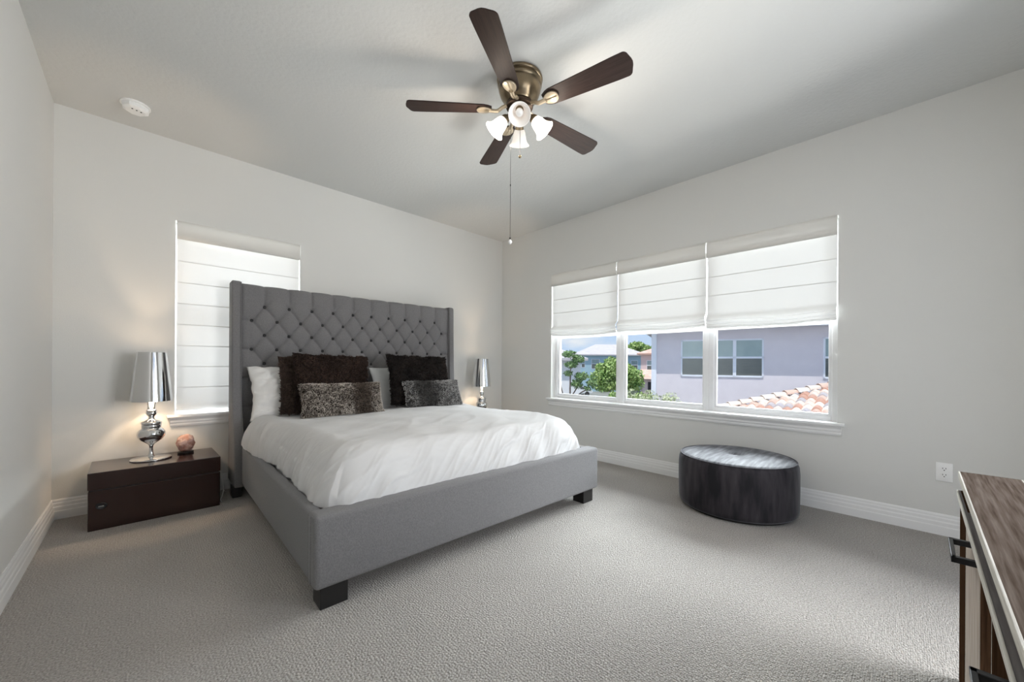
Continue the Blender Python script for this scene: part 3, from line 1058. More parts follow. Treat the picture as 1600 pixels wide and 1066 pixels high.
def blade_mesh():
    """blade along +x, pitched"""
    r0_, r1_ = 0.165, 0.655
    pts = []
    nL = 26
    outl = []
    fs_ = [k / 20 * 0.95 for k in range(20)] + [0.95, 0.962, 0.972, 0.981, 0.989, 0.995, 1.0]
    for k in range(nL + 1):
        f = fs_[k]
        x = r0_ + (r1_ - r0_) * f
        hw = 0.050 + 0.018 * min(1, f * 1.15)
        if f < 0.10:
            hw *= (0.62 + 0.38 * math.sin(f / 0.10 * PI / 2))
        if f > 0.95:
            g = (f - 0.95) / 0.05
            hw -= 0.030 * (1 - math.sqrt(max(0.0, 1 - g * g)))
        outl.append((x, hw))
    bm = nb()
    top, bot = [], []
    for x, hw in outl:
        for lst, dz in ((top, 0.003), (bot, -0.003)):
            lst.append([bm.verts.new((x + (0.012 * (1 - s * s) * max(0.0, (x - r1_ + 0.05) / 0.05)), s * hw, dz)) for s in (-1, -0.5, 0, 0.5, 1)])
    for lst in (top, bot):
        for a, b in zip(lst[:-1], lst[1:]):
            for k in range(4):
                bm.faces.new((a[k], a[k + 1], b[k + 1], b[k]))
    for k in range(nL):
        for e in (0, 4):
            bm.faces.new((top[k][e], top[k + 1][e], bot[k + 1][e], bot[k][e]))
    for e in (0, nL):
        for k in range(4):
            bm.faces.new((top[e][k], top[e][k + 1], bot[e][k + 1], bot[e][k]))
    return bm


bmB = blade_mesh()
bmesh.ops.recalc_face_normals(bmB, faces=bmB.faces[:])
meB = bpy.data.meshes.new('blade')
bmB.to_mesh(meB)
bmB.free()
meB.materials.append(M['blade'])
# blade iron: a bowed arm that spreads into a medallion under the blade
bm = nb()
tube(bm, smooth_pts([(0.070, 0, 0.020), (0.100, 0, 0.010), (0.130, 0, -0.010), (0.160, 0, -0.011), (0.180, 0, -0.010)], 4), [0.010] * 16 + [0.012], 10)
for v in bm.verts:
    v.co.y *= 1.25
poly = []
for k in range(26):
    a = 2 * PI * k / 26
    rx = 0.040 if math.cos(a) < 0 else 0.052
    poly.append((0.202 + rx * math.cos(a) * (1.0), 0.037 * math.sin(a) * (1.0 + 0.28 * math.cos(a))))
prism(bm, poly, 'z', -0.0125, -0.0035, 0.002)
tube(bm, [(0.178, 0, -0.014), (0.245, 0, -0.0135)], 0.004, 8)
bmesh.ops.recalc_face_normals(bm, faces=bm.faces[:])
meI = bpy.data.meshes.new('blade_iron')
bm.to_mesh(meI)
bm.free()
meI.materials.append(M['iron_cream'])
meI.polygons.foreach_set('use_smooth', [True] * len(meI.polygons))
meI.set_sharp_from_angle(angle=math.radians(40))
for k in range(5):
    a = math.radians(-149.5 + 72 * k)
    bo = bpy.data.objects.new('blade', meB)
    COL.objects.link(bo)
    bo.parent = FAN
    bo.location = (0, 0, BZ)
    bo.rotation_euler = Euler((math.radians(-12), 0, a), 'XYZ')
    io = bpy.data.objects.new('blade_iron', meI)
    COL.objects.link(io)
    io.parent = bo
for k in range(4):
    a = math.radians(45 + 90 * k)
    ca, sa = math.cos(a), math.sin(a)
    p0 = Vector((0.040 * ca, 0.040 * sa, Z - 0.215))
    p1 = Vector((0.070 * ca, 0.070 * sa, Z - 0.222))
    p2 = Vector((0.082 * ca, 0.082 * sa, Z - 0.236))
    arm = obj('light_arm', tube(nb(), smooth_pts([p0, p1, p2], 5), 0.011, 10), M['brass'], FAN, smooth='all')
    ax = Vector((ca * math.sin(math.radians(42)), sa * math.sin(math.radians(42)), -math.cos(math.radians(42))))
    mtx = Matrix.Translation(p2) @ ax.to_track_quat('Z', 'Y').to_matrix().to_4x4()
    obj('socket_cup', lathe(nb(), [(0.001, -0.016), (0.018, -0.014), (0.025, -0.002), (0.027, 0.012), (0.024, 0.014), (0.001, 0.014)], 24, mtx=mtx), M['brass'], arm, smooth=40)
    prof = [(0.022, 0.010), (0.030, 0.016), (0.036, 0.030), (0.040, 0.050), (0.043, 0.068), (0.049, 0.084), (0.058, 0.096), (0.063, 0.101), (0.0615, 0.1025), (0.056, 0.098), (0.047, 0.086), (0.041, 0.070), (0.038, 0.050), (0.034, 0.031), (0.028, 0.018), (0.020, 0.012)]
    obj('glass_shade', lathe(nb(), prof, 36, mtx=mtx, cap=False), M['shade_lit'] if k % 2 else M['shade_glass'], FAN, smooth=60)
    bl = nb()
    bmesh.ops.create_uvsphere(bl, u_segments=14, v_segments=10, radius=0.022, matrix=mtx @ Matrix.Translation((0, 0, 0.062)))
    obj('bulb', bl, M['bulb'] if k % 2 else M['bulb_off'], FAN, smooth='all')
    lp = mtx @ Vector((0, 0, 0.118))
    if k % 2:
        lamp('fan_light', 'POINT', (FAN.location.x + lp.x, FAN.location.y + lp.y, lp.z), 3.3, (1.0, 0.86, 0.72), shadow_soft_size=0.035)


def pull_chain(x, y, z0, z1, m, br, bead=False):
    ch = obj('pull_chain', tube(nb(), [(x, y, z0), (x, y, z1)], 0.0013, 6), M['handle'], FAN)
    bl = nb()
    lathe(bl, [(0.001, 0.0), (br * 0.6, br * 0.25), (br, br * 0.95), (br * 0.75, br * 1.6), (br * 0.3, br * 2.1), (0.001, br * 2.3)], 16, c=(x, y, z1 - br * 2.2))
    obj('chain_knob', bl, m, ch, smooth='all')
    if bead:
        obj('chain_cap', lathe(nb(), [(0.001, 0), (0.005, 0.002), (0.005, 0.010), (0.001, 0.014)], 10, c=(x, y, z1)), M['slot'], ch, smooth='all')
        obj('chain_link', lathe(nb(), [(0.001, 0), (0.003, 0.002), (0.003, 0.012), (0.001, 0.014)], 10, c=(x, y, (z0 + z1) / 2 - 0.05)), M['handle'], ch, smooth='all')


pull_chain(0.0, -0.006, Z - 0.245, 2.285, M['brass'], 0.0095)
pull_chain(-0.036, 0.036, Z - 0.225, 1.785, M['white_plastic'], 0.013, True)

# smoke detector
SD = thing('smoke_detector', 'white octagonal smoke detector on the ceiling near the left wall', 'smoke detector', (-3.618, -0.345, H_), math.radians(20))
obj('mounting_plate', lathe(nb(), [(0.001, 0), (0.074, 0), (0.074, -0.008), (0.001, -0.008)], 32), M['white_plastic'], SD, smooth=30)
bm = lathe(nb(), [(0.001, -0.007), (0.066, -0.008), (0.070, -0.014), (0.066, -0.034), (0.050, -0.044), (0.001, -0.046)], 8)
obj('cover', bm, M['white_plastic'], SD)
for k in range(3):
    bl = nb()
    lathe(bl, [(0.001, -0.0475), (0.0045, -0.0465), (0.0045, -0.043), (0.001, -0.043)], 10, c=(-0.026 + 0.022 * k, -0.028, 0))
    obj('sounder_slot', bl, M['slot'], SD)

# ------------------------------------------------------------------ wall outlet
OT = thing('wall_outlet', 'white duplex power outlet on the right wall above the baseboard', 'outlet', (0, -4.068, 0.392))
obj('cover_plate', bx((-0.006, -0.036, -0.058), (0.0, 0.036, 0.058), 0.003, 3), M['white_plastic'], OT, smooth=True)
for s in (-1, 1):
    rc = obj('receptacle', lathe(nb(), [(0.001, 0.0), (0.0165, 0.0), (0.0175, -0.002), (0.0175, -0.004)], 28, mtx=Matrix.Translation((-0.0085, 0, s * 0.0195)) @ Matrix.Rotation(PI / 2, 4, 'Y') @ Matrix.Diagonal((0.82, 1, 1, 1))), M['white_plastic'], OT, smooth=30)
    for y in (-0.0065, 0.0065):
        obj('slot', bx((-0.0129, y - 0.0014, s * 0.0195 + 0.001), (-0.0115, y + 0.0014, s * 0.0195 + 0.009)), M['slot'], rc)
    obj('ground_hole', lathe(nb(), [(0.001, 0), (0.003, 0), (0.003, -0.001), (0.001, -0.001)], 12, mtx=Matrix.Translation((-0.0120, 0, s * 0.0195 - 0.0065)) @ Matrix.Rotation(PI / 2, 4, 'Y')), M['slot'], rc)

# ------------------------------------------------------------------ ottoman
PF = thing('ottoman', 'round crushed-velvet ottoman, dark grey, under the long window', 'ottoman', (-0.405, -3.022, 0))
R_, HP = 0.385, 0.394
obj('plinth', lathe(nb(), [(0.001, 0), (R_ - 0.035, 0), (R_ - 0.035, 0.022), (0.001, 0.022)], 64), M['black'], PF, smooth=30)
bm = nb()
n = 128
prof = [(R_ - 0.05, 0.016), (R_ - 0.016, 0.018), (R_ - 0.004, 0.032), (R_, 0.06), (R_ + 0.002, 0.20), (R_ + 0.001, 0.30), (R_ - 0.003, 0.345), (R_ - 0.013, 0.368), (R_ - 0.020, 0.374)]
lathe(bm, prof, n)
for v in bm.verts:
    a = math.atan2(v.co.y, v.co.x)
    r = math.hypot(v.co.x, v.co.y)
    zz = v.co.z
    pk = max(0.0, (zz - 0.28) / 0.09)
    k = 1 + (0.0022 * noise.noise(Vector((a * 16, zz * 3, 0))) * (0.4 + pk * 1.5)) + 0.003 * noise.noise(Vector((a * 3, zz * 5, 4)))
    if r > 0.1:
        v.co.x *= k
        v.co.y *= k
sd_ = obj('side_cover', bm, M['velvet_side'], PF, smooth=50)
NR, NA = 30, 128
V = []
for i in range(NA):
    a = 2 * PI * i / NA
    for j in range(NR):
        f = j / (NR - 1)
        r = (R_ - 0.014) * f
        z = 0.378 + 0.018 * (1 - f ** 4) - 0.026 * math.exp(-(r / 0.05) ** 2)
        if f > 0.93:
            z -= 0.010 * ((f - 0.93) / 0.07) ** 2
        x, y = r * math.cos(a), r * math.sin(a)
        z += 0.0022 * noise.noise(Vector((x * 4, y * 18, 1.0))) * (1 - f ** 6)
        V.append((x, y, z))
obj('top_cushion', grid_mesh('top_cushion', V, NA, NR, close_u=True), M['velvet_lit_top'], PF, smooth='all')
obj('piping', tube(nb(), [((R_ - 0.015) * math.cos(2 * PI * k / 96), (R_ - 0.015) * math.sin(2 * PI * k / 96), 0.3735) for k in range(97)], 0.0045, 8), M['velvet_side'], PF, smooth='all')
bl = nb()
bmesh.ops.create_uvsphere(bl, u_segments=16, v_segments=10, radius=0.019, matrix=Matrix.Translation((0, 0, 0.371)) @ Matrix.Diagonal((1, 1, 0.45, 1)))
obj('button', bl, M['velvet_side'], PF, smooth='all')

# ------------------------------------------------------------------ dresser
def plank(name, a, b, sc=4.0, rough=0.7, stretch=(1.6, 34, 34)):
    return mat(name, a, rough, var=b, var_scale=sc, var_stretch=stretch, bump=0.3, bump_scale=8, bump_stretch=(2, 60, 60), spec=0.0, detail=8, lo=0.3, hi=0.7, bump_dist=0.002)


M['plank_top'] = plank('weathered_oak_top', (0.070, 0.050, 0.038), (0.175, 0.142, 0.120))
M['plank_edge'] = plank('worn_highlight_edge', (0.50, 0.48, 0.43), (0.74, 0.72, 0.67))  # pale worn wood, with the highlight along the bevels put into the colour
M['plank_grey'] = plank('grey_plank', (0.13, 0.12, 0.118), (0.22, 0.205, 0.20))
M['plank_pale'] = plank('bleached_plank', (0.34, 0.285, 0.24), (0.50, 0.44, 0.39), stretch=(16, 16, 1.5))
M['plank_brown'] = plank('brown_plank', (0.022, 0.011, 0.006), (0.050, 0.027, 0.015), stretch=(16, 16, 1.5))
M['plank_knot'] = plank('knotty_plank', (0.020, 0.010, 0.006), (0.085, 0.047, 0.027), 6.0, stretch=(3, 3, 1.6))

DR = thing('dresser', 'reclaimed wood dresser with mixed-tone planks, pale edges and black bar pulls', 'dresser', (-1.607, -4.022, 0), math.radians(-1.15))
HT, LN, DP = 0.694, 1.72, 0.52
# top: planks with a pale groove, pale front edge (x goes to -LN, y to -DP)
bm = nb()
for ya, yb in ((-0.126, -0.001), (-0.330, -0.130), (-DP, -0.334)):
    box(bm, (-LN, ya, HT - 0.020), (0.0, yb, HT), 0.0015)
tp = obj('top', bm, M['plank_top'], DR)
obj('edge_band', bx((-LN, -0.0025, HT - 0.021), (0.001, 0.0015, HT + 0.0004), 0.0008), M['plank_edge'], tp)
for y in (-0.128, -0.332):
    obj('groove', bx((-LN, y - 0.0021, HT - 0.018), (0, y + 0.0021, HT - 0.0006)), M['plank_edge'], tp)
obj('end_cap', bx((0.0005, -DP, HT - 0.02), (0.0012, -0.003, HT - 0.0008)), M['plank_brown'], tp)
# carcass
bm = nb()
box(bm, (-0.030, -DP + 0.01, 0.0), (-0.004, -0.022, HT - 0.020), 0.002)
box(bm, (-LN + 0.004, -DP + 0.01, 0.0), (-LN + 0.030, -0.022, HT - 0.020), 0.002)
box(bm, (-LN + 0.03, -DP + 0.01, 0.06), (-0.03, -DP + 0.025, HT - 0.020))
box(bm, (-LN + 0.03, -DP + 0.02, 0.06), (-0.03, -0.030, 0.08))
obj('carcass', bm, M['plank_brown'], DR)
obj('leg', bx((-0.288, -0.030, 0.0), (-0.005, -0.003, HT - 0.062), 0.002), M['plank_brown'], DR)
obj('leg', bx((-LN + 0.005, -0.030, 0.0), (-LN + 0.288, -0.003, HT - 0.062), 0.002), M['plank_brown'], DR)
rl = obj('rail', bx((-LN + 0.006, -0.024, HT - 0.080), (-0.004, 0.002, HT - 0.0625), 0.001), M['plank_grey'], DR)
obj('edge_band', bx((-LN + 0.006, 0.0015, HT - 0.081), (-0.003, 0.0045, HT - 0.0615), 0.0008), M['plank_edge'], rl)
for xa, xb, hc, cuts, order in ((-0.296, -0.850, -0.526, (0.0, 0.65, 0.99, 1.0), (0, 1, 2)), (-0.862, -1.424, -1.157, (0.0, 0.38, 0.7, 1.0), (2, 0, 1))):
    bm = nb()
    wd = xa - xb
    for k, mi in enumerate(order):
        box(bm, (xa - wd * cuts[k + 1], -0.024, 0.070), (xa - wd * cuts[k], -0.001 - 0.001 * k, HT - 0.083), 0.001, 1, mi)
    dr = obj('drawer', bm, [M['plank_pale'], M['plank_knot'], M['plank_brown']], DR)
    obj('edge_band', bx((xa - 0.001, -0.02, 0.070), (xa + 0.001, -0.0005, HT - 0.083)), M['plank_edge'], dr)
    bm = nb()
    hz = HT - 0.100
    for x in (hc - 0.075, hc + 0.063):
        box(bm, (x, -0.003, hz - 0.009), (x + 0.012, 0.038, hz + 0.005), 0.001)
    box(bm, (hc - 0.075, 0.030, hz - 0.009), (hc + 0.075, 0.038, hz + 0.005), 0.001)
    obj('handle', bm, M['handle'], dr)

# ------------------------------------------------------------------ outside
GZ = -3.2


def ext(name, a, b=None, sc=1.2, rough=0.85, **kw):
    return mat(name, a, rough, var=b, var_scale=sc, **kw)


M['ground'] = ext('outdoor_paving', (0.16, 0.17, 0.14), (0.24, 0.24, 0.22), 0.4)
M['stucco'] = ext('lavender_stucco', (0.70, 0.65, 0.70), (0.73, 0.68, 0.73), 2.5, bump=0.25, bump_scale=60)
M['stucco_blue'] = ext('blue_stucco', (0.34, 0.50, 0.60), (0.38, 0.54, 0.63), 0.6)
M['stucco_pink'] = ext('pink_stucco', (0.62, 0.50, 0.50), (0.65, 0.54, 0.53), 0.6)
M['stucco_white'] = ext('white_stucco', (0.82, 0.82, 0.84), None)
M['roof_pale'] = ext('pale_roof', (0.50, 0.475, 0.50), (0.58, 0.555, 0.57), 1.5, var_stretch=(1, 1, 6))
M['roof_pink'] = ext('salmon_roof', (0.66, 0.42, 0.34), (0.72, 0.54, 0.47), 1.5)
M['roof_deck'] = ext('roof_underlay', (0.10, 0.075, 0.065), None)
M['ext_white'] = ext('white_frame', (0.78, 0.80, 0.88), None, 1, 0.5)
M['dark_pane'] = mat('dark_window_pane', (0.10, 0.115, 0.11), 0.25, var=(0.14, 0.155, 0.15), var_scale=3, var_stretch=(1, 1, 14))
M['upper_pane'] = mat('green_window_pane', (0.27, 0.36, 0.37), 0.22, var=(0.33, 0.42, 0.43), var_scale=2)
M['garage'] = mat('garage_dark', (0.03, 0.025, 0.03), 0.6)
M['foliage'] = ext('tree_leaf', (0.17, 0.31, 0.07), (0.50, 0.62, 0.24), 1.6, 0.6)
M['foliage_dark'] = ext('dark_leaf', (0.10, 0.21, 0.07), (0.30, 0.42, 0.18), 2.0, 0.6)
M['foliage_pale'] = ext('pale_leaf', (0.34, 0.40, 0.20), (0.68, 0.70, 0.50), 3.0, 0.6)
M['bark'] = ext('bark', (0.11, 0.085, 0.07), (0.20, 0.16, 0.14), 4)
M['car_white'] = mat('white_car_paint', (0.85, 0.85, 0.87), 0.25, coat=0.5)
M['car_navy'] = mat('navy_car_paint', (0.02, 0.022, 0.05), 0.25, coat=0.5)
M['tyre'] = mat('tyre_rubber', (0.02, 0.02, 0.02), 0.8)

bm = nb()
box(bm, (T + 0.05, -60, GZ - 0.2), (160, 120, GZ))
struct('ground', bm, M['ground'])

# next-door house: wall plane along direction dv_
C0 = Vector((11.37, 3.21, 0))
dirw = Vector((13.38 - 11.82, -1.87 - 2.36, 0)).normalized()
rotn = math.atan2(dirw.y, dirw.x)
NH = thing('neighbour_house', 'lavender stucco two-storey house seen through the middle and wide windows', 'house', (C0.x, C0.y, GZ), rotn)
# local: +x along the facade away from the far corner, +y behind the facade?  facade normal towards our room is local -y
LZ = -GZ


def nsz(z):
    return z + LZ


obj('wall', bx((0, 0, 0), (13.0, 9.0, nsz(2.46))), M['stucco'], NH)
obj('corner_trim', bx((-0.10, -0.06, 0), (0.10, 0.10, nsz(2.46)), 0.02), M['ext_white'], NH)
bm = nb()
E_ = 0.5
vs = [(-E_, -E_, nsz(2.46)), (13 + E_, -E_, nsz(2.46)), (13 + E_, 9 + E_, nsz(2.46)), (-E_, 9 + E_, nsz(2.46))]
box(bm, (-E_, -E_, nsz(2.46)), (13 + E_, 9 + E_, nsz(2.62)))
a = [bm.verts.new((x, y, nsz(2.62))) for x, y, _ in vs]
r1 = [bm.verts.new((4.5, 4.5, nsz(4.6))), bm.verts.new((8.5, 4.5, nsz(4.6)))]
bm.faces.new((a[0], a[1], r1[1], r1[0]))
bm.faces.new((a[1], a[2], r1[1]))
bm.faces.new((a[2], a[3], r1[0], r1[1]))
bm.faces.new((a[3], a[0], r1[0]))
obj('roof', bm, M['roof_pale'], NH)
obj('gutter', bx((-E_ - 0.07, -E_ - 0.1, nsz(2.42)), (13 + E_, -E_ + 0.02, nsz(2.58)), 0.02), M['ext_white'], NH)


def hung_window(parent, x0, x1, z0, z1, y=0.0):
    """double-hung outside window on a facade at local y"""
    bm = nb()
    fwid = 0.055
    def bb(xa, xb, za, zb, ya=-0.03, yb=0.05):
        box(bm, (xa, y + ya, za), (xb, y + yb, zb))
    bb(x0, x0 + fwid, z0, z1)
    bb(x1 - fwid, x1, z0, z1)
    bb(x0, x1, z0, z0 + fwid * 1.2)
    bb(x0, x1, z1 - fwid, z1)
    zm = (z0 + z1) / 2 + 0.02
    bb(x0, x1, zm - 0.035, zm + 0.035)
    f = obj('window', bm, M['ext_white'], parent)
    obj('pane', bx((x0 + fwid, y - 0.012, z0 + fwid), (x1 - fwid, y + 0.01, zm - 0.03)), M['dark_pane'], f)
    obj('pane', bx((x0 + fwid, y - 0.012, zm + 0.03), (x1 - fwid, y + 0.01, z1 - fwid)), M['upper_pane'], f)


NW = [(1.00, 1.92), (1.92, 2.84), (2.84, 3.76), (5.49, 6.41)]
for x0, x1 in NW:
    hung_window(NH, x0, x1, nsz(0.62), nsz(2.05))

# tiled roof between the houses: face sloping towards us, hip on its left
TR = thing('tiled_roof', 'low barrel-tiled roof in mixed terracotta and cream just outside the wide window', 'roof', (6.395, -1.018, 0.056))
M['tile'] = mat('terracotta_tile', (0.66, 0.40, 0.30), 0.8, var=(0.80, 0.70, 0.62), var_scale=2.2, detail=1)
tnt = M['tile'].node_tree
tb = tnt.nodes['Principled BSDF']
va = tnt.nodes.new('ShaderNodeAttribute')
va.attribute_name = 'tone'
trp = tnt.nodes.new('ShaderNodeValToRGB')
trp.color_ramp.interpolation = 'CONSTANT'
for k, (pz, cc) in enumerate([(0.0, (0.50, 0.29, 0.22)), (0.22, (0.66, 0.55, 0.49)), (0.45, (0.42, 0.39, 0.41)), (0.62, (0.60, 0.42, 0.35)), (0.8, (0.74, 0.67, 0.61))]):
    e = trp.color_ramp.elements[k] if k < 2 else trp.color_ramp.elements.new(pz)
    e.position = pz
    e.color = (*cc, 1)
tnt.links.new(va.outputs['Fac'], trp.inputs[0])
tnt.links.new(trp.outputs['Color'], tb.inputs['Base Color'])
SLP = 0.30
tv, tf, tone = [], [], []
tw, ex = 0.168, 0.20                # tile width along y, course exposure along x (plan)
for c in range(-9, 20):
    x0 = c * ex
    for k in range(-9, 46):
        y0 = -k * tw
        xm = x0 + ex * 0.5
        # keep the tile on our side of the hip: the hip runs (s, -s) in plan
        if y0 - tw * 0.5 > -xm + 0.02:
            continue
        tn = rnd.random()
        b0 = len(tv)
        for i, xx in enumerate((x0 - 0.03, x0 + ex + 0.02)):
            for j in range(7):
                f = j / 6
                h = 0.056 * math.sin(PI * f) - 0.012
                zz = SLP * xx + h + (0.034 if i == 0 else 0.0)
                tv.append((xx, y0 - tw * f, zz))
        for j in range(6):
            tf.append((b0 + j, b0 + j + 1, b0 + 8 + j, b0 + 7 + j))
        # thickness at the lower lip
        b1 = len(tv)
        for j in range(7):
            f = j / 6
            tv.append((x0 - 0.03, y0 - tw * f, SLP * (x0 - 0.03) + 0.056 * math.sin(PI * f) - 0.012 - 0.012))
        for j in range(6):
            tf.append((b0 + j, b0 + j + 1, b1 + j + 1, b1 + j))
        tone += [tn] * (len(tv) - b0)
me = bpy.data.meshes.new('tile_field')
me.from_pydata(tv, [], tf)
at = me.attributes.new('tone', 'FLOAT', 'POINT')
at.data.foreach_set('value', np.array(tone, dtype=np.float32))
obj('tile_field', me, M['tile'], TR, smooth=50)
bm = nb()
pts = [(-2.1, 2.1), (4.2, -4.2), (4.2, -9), (-2.1, -9)]
A = [bm.verts.new((x, y, SLP * x - 0.02)) for x, y in pts]
B2 = [bm.verts.new((x, y, SLP * x - 0.14)) for x, y in pts]
bm.faces.new(A)
bm.faces.new(B2)
for k in range(4):
    bm.faces.new((A[k], A[(k + 1) % 4], B2[(k + 1) % 4], B2[k]))
obj('roof_deck', bm, M['roof_deck'], TR)
bm = nb()
prism(bm, [(-1.7, 1.7), (4.15, -4.15), (4.15, -8.9), (-1.7, -8.9)], 'z', GZ - 0.056, -0.72)
obj('garage_wall', bm, M['stucco'], TR)
hipd = Vector((1, -1, SLP)).normalized()
for k in range(-7, 17):
    s0 = k * 0.27
    p = hipd * s0
    me_b = nb()
    nn = 10
    rings = []
    for i, (d0, rr_) in enumerate(((-0.03, 0.098), (0.27, 0.076))):
        ctr_ = p + hipd * d0 + Vector((0, 0, 0.03 + (0.018 if i == 0 else 0)))
        sdv = Vector((1, 1, 0)).normalized()
        upv = hipd.cross(sdv)
        if upv.z < 0:
            upv = -upv
        rings.append([[me_b.verts.new(ctr_ + sdv * (q * math.cos(PI * j / nn)) + upv * (q * math.sin(PI * j / nn))) for j in range(nn + 1)] for q in (rr_, rr_ - 0.014)])
    for q in range(2):
        for j in range(nn):
            me_b.faces.new((rings[0][q][j], rings[0][q][j + 1], rings[1][q][j + 1], rings[1][q][j]))
    for e in range(2):
        for j in range(nn):
            me_b.faces.new((rings[e][0][j], rings[e][0][j + 1], rings[e][1][j + 1], rings[e][1][j]))
    o = obj('ridge_tile', me_b, None, TR, smooth=40)
    o.data.materials.append(M['tile'])
    at = o.data.attributes.new('tone', 'FLOAT', 'POINT')
    at.data.foreach_set('value', np.full(len(o.data.vertices), rnd.choice([0.3, 0.3, 0.9, 0.7]), dtype=np.float32))


# trees: leaf clusters on a trunk
def tree(name, label, cat, loc, height, blobs, leafm, nleaf, lsize, trunk=True, branches=(), seed=1, group=None, trunk_r=0.12):
    t = thing(name, label, cat, loc, 0, group)
    rg = np.random.default_rng(seed)
    vol = np.array([b[3] * b[4] * b[5] for b in blobs]) ** 0.8
    pick = rg.choice(len(blobs), size=nleaf, p=vol / vol.sum())
    Bb = np.array(blobs)[pick]
    d = rg.normal(size=(nleaf, 3))
    d /= np.linalg.norm(d, axis=1)[:, None]
    r = rg.random(nleaf)[:, None] ** 0.45
    P = Bb[:, :3] + d * r * Bb[:, 3:6]
    n1 = rg.normal(size=(nleaf, 3)) + d * 0.8
    n1 /= np.linalg.norm(n1, axis=1)[:, None]
    u = np.cross(n1, rg.normal(size=(nleaf, 3)))
    u /= np.linalg.norm(u, axis=1)[:, None]
    v = np.cross(n1, u)
    s = lsize * (0.6 + 0.8 * rg.random(nleaf))[:, None]
    q = np.stack([P - u * s, P + v * s * 0.45, P + u * s, P - v * s * 0.45], 1).reshape(-1, 3)
    me = bpy.data.meshes.new('foliage')
    me.from_pydata([tuple(a) for a in q], [], [(4 * i, 4 * i + 1, 4 * i + 2, 4 * i + 3) for i in range(nleaf)])
    obj('foliage', me, leafm, t)
    if trunk:
        bm = nb()
        tube(bm, smooth_pts([(0, 0, 0), (0.05, 0.03, height * 0.3), (-0.04, 0.0, height * 0.6), (0.0, 0.0, height * 0.85)], 4), [trunk_r * (1 - 0.05 * k) for k in range(13)], 10)
        for br in branches:
            tube(bm, smooth_pts(br, 4), trunk_r * 0.45, 8)
        obj('trunk', bm, M['bark'], t, smooth='all')
    return t


tree('round_tree', 'full green street tree in front of the blue house', 'tree', (28.2, 15.2, GZ), 4.6,
     [(0, 0, 3.7, 1.3, 1.3, 1.0), (0.5, -0.9, 3.5, 1.1, 1.1, 0.9), (-0.7, 0.8, 3.1, 1.1, 1.1, 0.8), (0.6, -1.9, 3.2, 0.9, 0.9, 0.8), (0.9, -1.6, 2.5, 1.0, 1.0, 0.7), (0.1, 0.2, 4.5, 0.8, 0.8, 0.55), (-0.5, 0.6, 2.3, 1.2, 1.2, 0.6), (0.3, -0.4, 2.4, 1.2, 1.2, 0.6), (-0.4, 0.9, 4.0, 0.7, 0.7, 0.5), (0.5, -0.6, 4.3, 0.8, 0.8, 0.45)],
     M['foliage'], 7000, 0.15, seed=3, branches=[[(0, 0, 1.3), (0.5, -0.6, 2.2), (0.8, -1.2, 3.0)], [(0, 0, 1.4), (-0.5, 0.6, 2.4), (-0.8, 0.9, 3.0)]])
tree('sparse_tree', 'thin dark-leaved tree with bare branches near the corner window edge', 'tree', (12.6, 8.35, GZ), 4.9,
     [(0.0, 0.1, 4.80, 0.40, 0.40, 0.20), (0.25, -0.25, 4.55, 0.36, 0.36, 0.22), (0.05, 0.0, 4.25, 0.38, 0.36, 0.20), (0.40, -0.40, 3.65, 0.40, 0.40, 0.24), (0.25, -0.2, 3.25, 0.36, 0.36, 0.26), (0.7, -0.8, 3.3, 0.30, 0.30, 0.22), (-0.05, 0.1, 3.8, 0.26, 0.26, 0.16), (0.55, -0.7, 3.0, 0.26, 0.26, 0.14)],
     M['foliage_dark'], 2000, 0.075, seed=5, branches=[[(0, 0, 2.2), (0.3, -0.4, 2.75), (0.55, -0.8, 3.0)], [(0, 0, 2.5), (0.3, -0.3, 3.2), (0.4, -0.4, 3.8)], [(0.05, 0, 2.0), (-0.2, 0.3, 2.6), (-0.2, 0.5, 3.2)], [(0, 0, 2.1), (0.5, -0.6, 2.35), (0.9, -1.2, 2.6)]], trunk_r=0.07)
tree('far_tree', 'yellow-green treetop rising behind the far rooftops', 'tree', (70.9, 35.3, GZ), 8.4,
     [(0, 0, 8.3, 1.7, 1.7, 0.9), (1.0, -1.2, 7.6, 1.6, 1.6, 1.0), (-1.0, 1.2, 7.3, 1.6, 1.6, 1.0), (0, 0, 6.4, 1.4, 1.4, 0.9)], M['foliage'], 3500, 0.30, seed=8)
bl_ = []
rs = random.Random(12)
for k in range(9):
    f = k / 8
    bl_.append((f * 1.5, -f * 1.35, 3.02 + 0.16 * math.sin(k * 2.1) - 0.20 * f, 0.30, 0.30, 0.34))
    bl_.append((f * 1.5 + 0.1, -f * 1.35, 2.3, 0.38, 0.38, 0.5))
tree('shrub', 'pale green leafy shrub against the lavender wall below the middle window', 'shrub', (8.45, 3.00, GZ), 2.75, bl_, M['foliage_pale'], 6500, 0.05, seed=9, trunk_r=0.05)
bl_ = [(0.5 + 1.4 * a_ + rs.uniform(-0.3, 0.3), -0.5 - 1.4 * a_ + rs.uniform(-0.3, 0.3), rs.uniform(0.9, 1.55), 0.7, 0.7, 0.5) for a_ in [rs.uniform(-0.6, 1.2) for k in range(14)]]
tree('low_shrub', 'low bright green shrubs around the foot of the street tree', 'shrub', (25.5, 13.1, GZ), 0.9, bl_, M['foliage'], 4500, 0.13, seed=10, trunk_r=0.06)


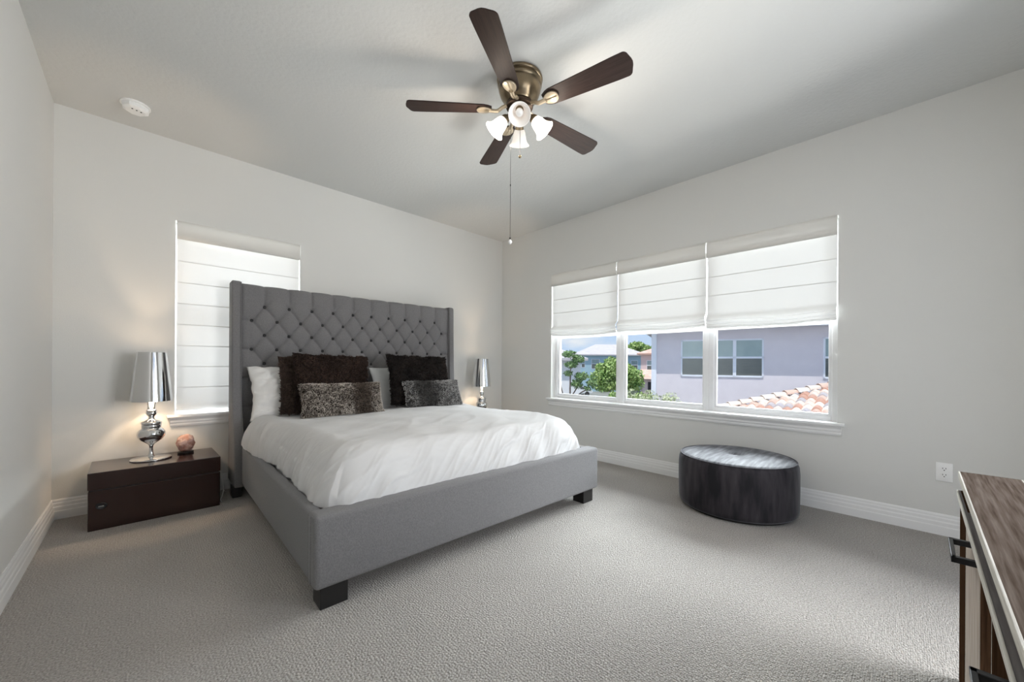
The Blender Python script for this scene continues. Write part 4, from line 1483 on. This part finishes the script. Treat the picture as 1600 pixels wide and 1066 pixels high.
def simple_house(name, label, loc, rotz, w_, d_, h_, wallm, roofm, rise, wins, extra=None, over=0.5):
    t = thing(name, label, 'house', loc, rotz)
    obj('wall', bx((0, 0, 0), (w_, d_, h_)), wallm, t)
    bm = nb()
    box(bm, (-over, -over, h_), (w_ + over, d_ + over, h_ + 0.18))
    a = [bm.verts.new(p) for p in ((-over, -over, h_ + 0.18), (w_ + over, -over, h_ + 0.18), (w_ + over, d_ + over, h_ + 0.18), (-over, d_ + over, h_ + 0.18))]
    k = min(w_, d_) / 2
    r1 = [bm.verts.new((k, d_ / 2, h_ + rise)), bm.verts.new((w_ - k, d_ / 2, h_ + rise))] if w_ > d_ else [bm.verts.new((w_ / 2, k, h_ + rise)), bm.verts.new((w_ / 2, d_ - k + 0.01, h_ + rise))]
    if w_ > d_:
        fs = ((a[0], a[1], r1[1], r1[0]), (a[1], a[2], r1[1]), (a[2], a[3], r1[0], r1[1]), (a[3], a[0], r1[0]))
    else:
        fs = ((a[0], a[1], r1[0]), (a[1], a[2], r1[1], r1[0]), (a[2], a[3], r1[1]), (a[3], a[0], r1[0], r1[1]))
    for f in fs:
        bm.faces.new(f)
    obj('roof', bm, roofm, t)
    for x0, x1, z0, z1 in wins:
        hung_window(t, x0, x1, z0, z1)
    return t


# view-facing houses across the street: local x runs to the viewer's right
RV = -YAW
simple_house('blue_house', 'pale blue house with a whitish hip roof across the street', (46.2, 32.2, GZ), RV, 10.4, 6.6, 5.75, M['stucco_blue'], M['roof_pale'], 1.95,
             [(2.0, 3.3, 3.6, 5.2), (8.3, 9.4, 3.5, 5.0), (6.2, 7.3, 3.5, 5.0), (0.4, 1.0, 3.8, 5.0)])
PH = simple_house('pink_house', 'pink house with salmon roofs and a dark garage across the street', (44.7, 20.9, GZ), RV - 0.38, 7.4, 5.0, 5.7, M['stucco_pink'], M['roof_pink'], 1.3,
                  [(0.75, 1.6, 3.5, 4.9)])
obj('garage_block', bx((0.35, -2.2, 0), (7.4, 0.0, 2.55)), M['stucco_pink'], PH)
bm = nb()
prism(bm, [(-2.8, 2.5), (0.05, 3.7), (0.05, 2.5)], 'x', -0.1, 7.8)
obj('garage_roof', bm, M['roof_pink'], PH)
obj('garage_door', bx((1.0, -2.26, 0), (4.6, -2.19, 2.1)), M['garage'], PH)
simple_house('white_house', 'white stucco house edge at the far left of the corner window', (17.2, 15.2, GZ), RV - 0.1, 3.4, 2.8, 4.55, M['stucco_white'], M['roof_pale'], 0.9, [])


def car(label, loc, rotz, paint, n):
    t = thing('car', label, 'car', loc, rotz)
    body = [(-2.2, 0.35), (-2.25, 0.72), (-1.9, 0.85), (-1.3, 0.92), (-0.75, 1.40), (0.75, 1.43), (1.45, 0.98), (2.1, 0.90), (2.25, 0.6), (2.2, 0.35)]
    obj('body', prism(nb(), body, 'y', -0.88, 0.88, 0.06), paint, t, smooth=30)
    gl = [(-1.18, 0.95), (-0.70, 1.34), (0.70, 1.37), (1.28, 0.98)]
    obj('windows', prism(nb(), gl, 'y', -0.895, 0.895), M['dark_pane'], t)
    for x in (-1.4, 1.4):
        for y in (-0.80, 0.80):
            obj('wheel', lathe(nb(), [(0.001, -0.1), (0.20, -0.1), (0.33, -0.09), (0.33, 0.09), (0.20, 0.1), (0.001, 0.1)], 20, mtx=Matrix.Translation((x, y, 0.33)) @ Matrix.Rotation(PI / 2, 4, 'X')), M['tyre'], t, smooth=40)
    return t


car('white parked car beside the street tree', (38.6, 27.3, GZ), RV + 0.25, M['car_white'], 1)
car('dark navy parked car in front of the pink garage', (37.6, 18.7, GZ), RV + 0.15, M['car_navy'], 2)
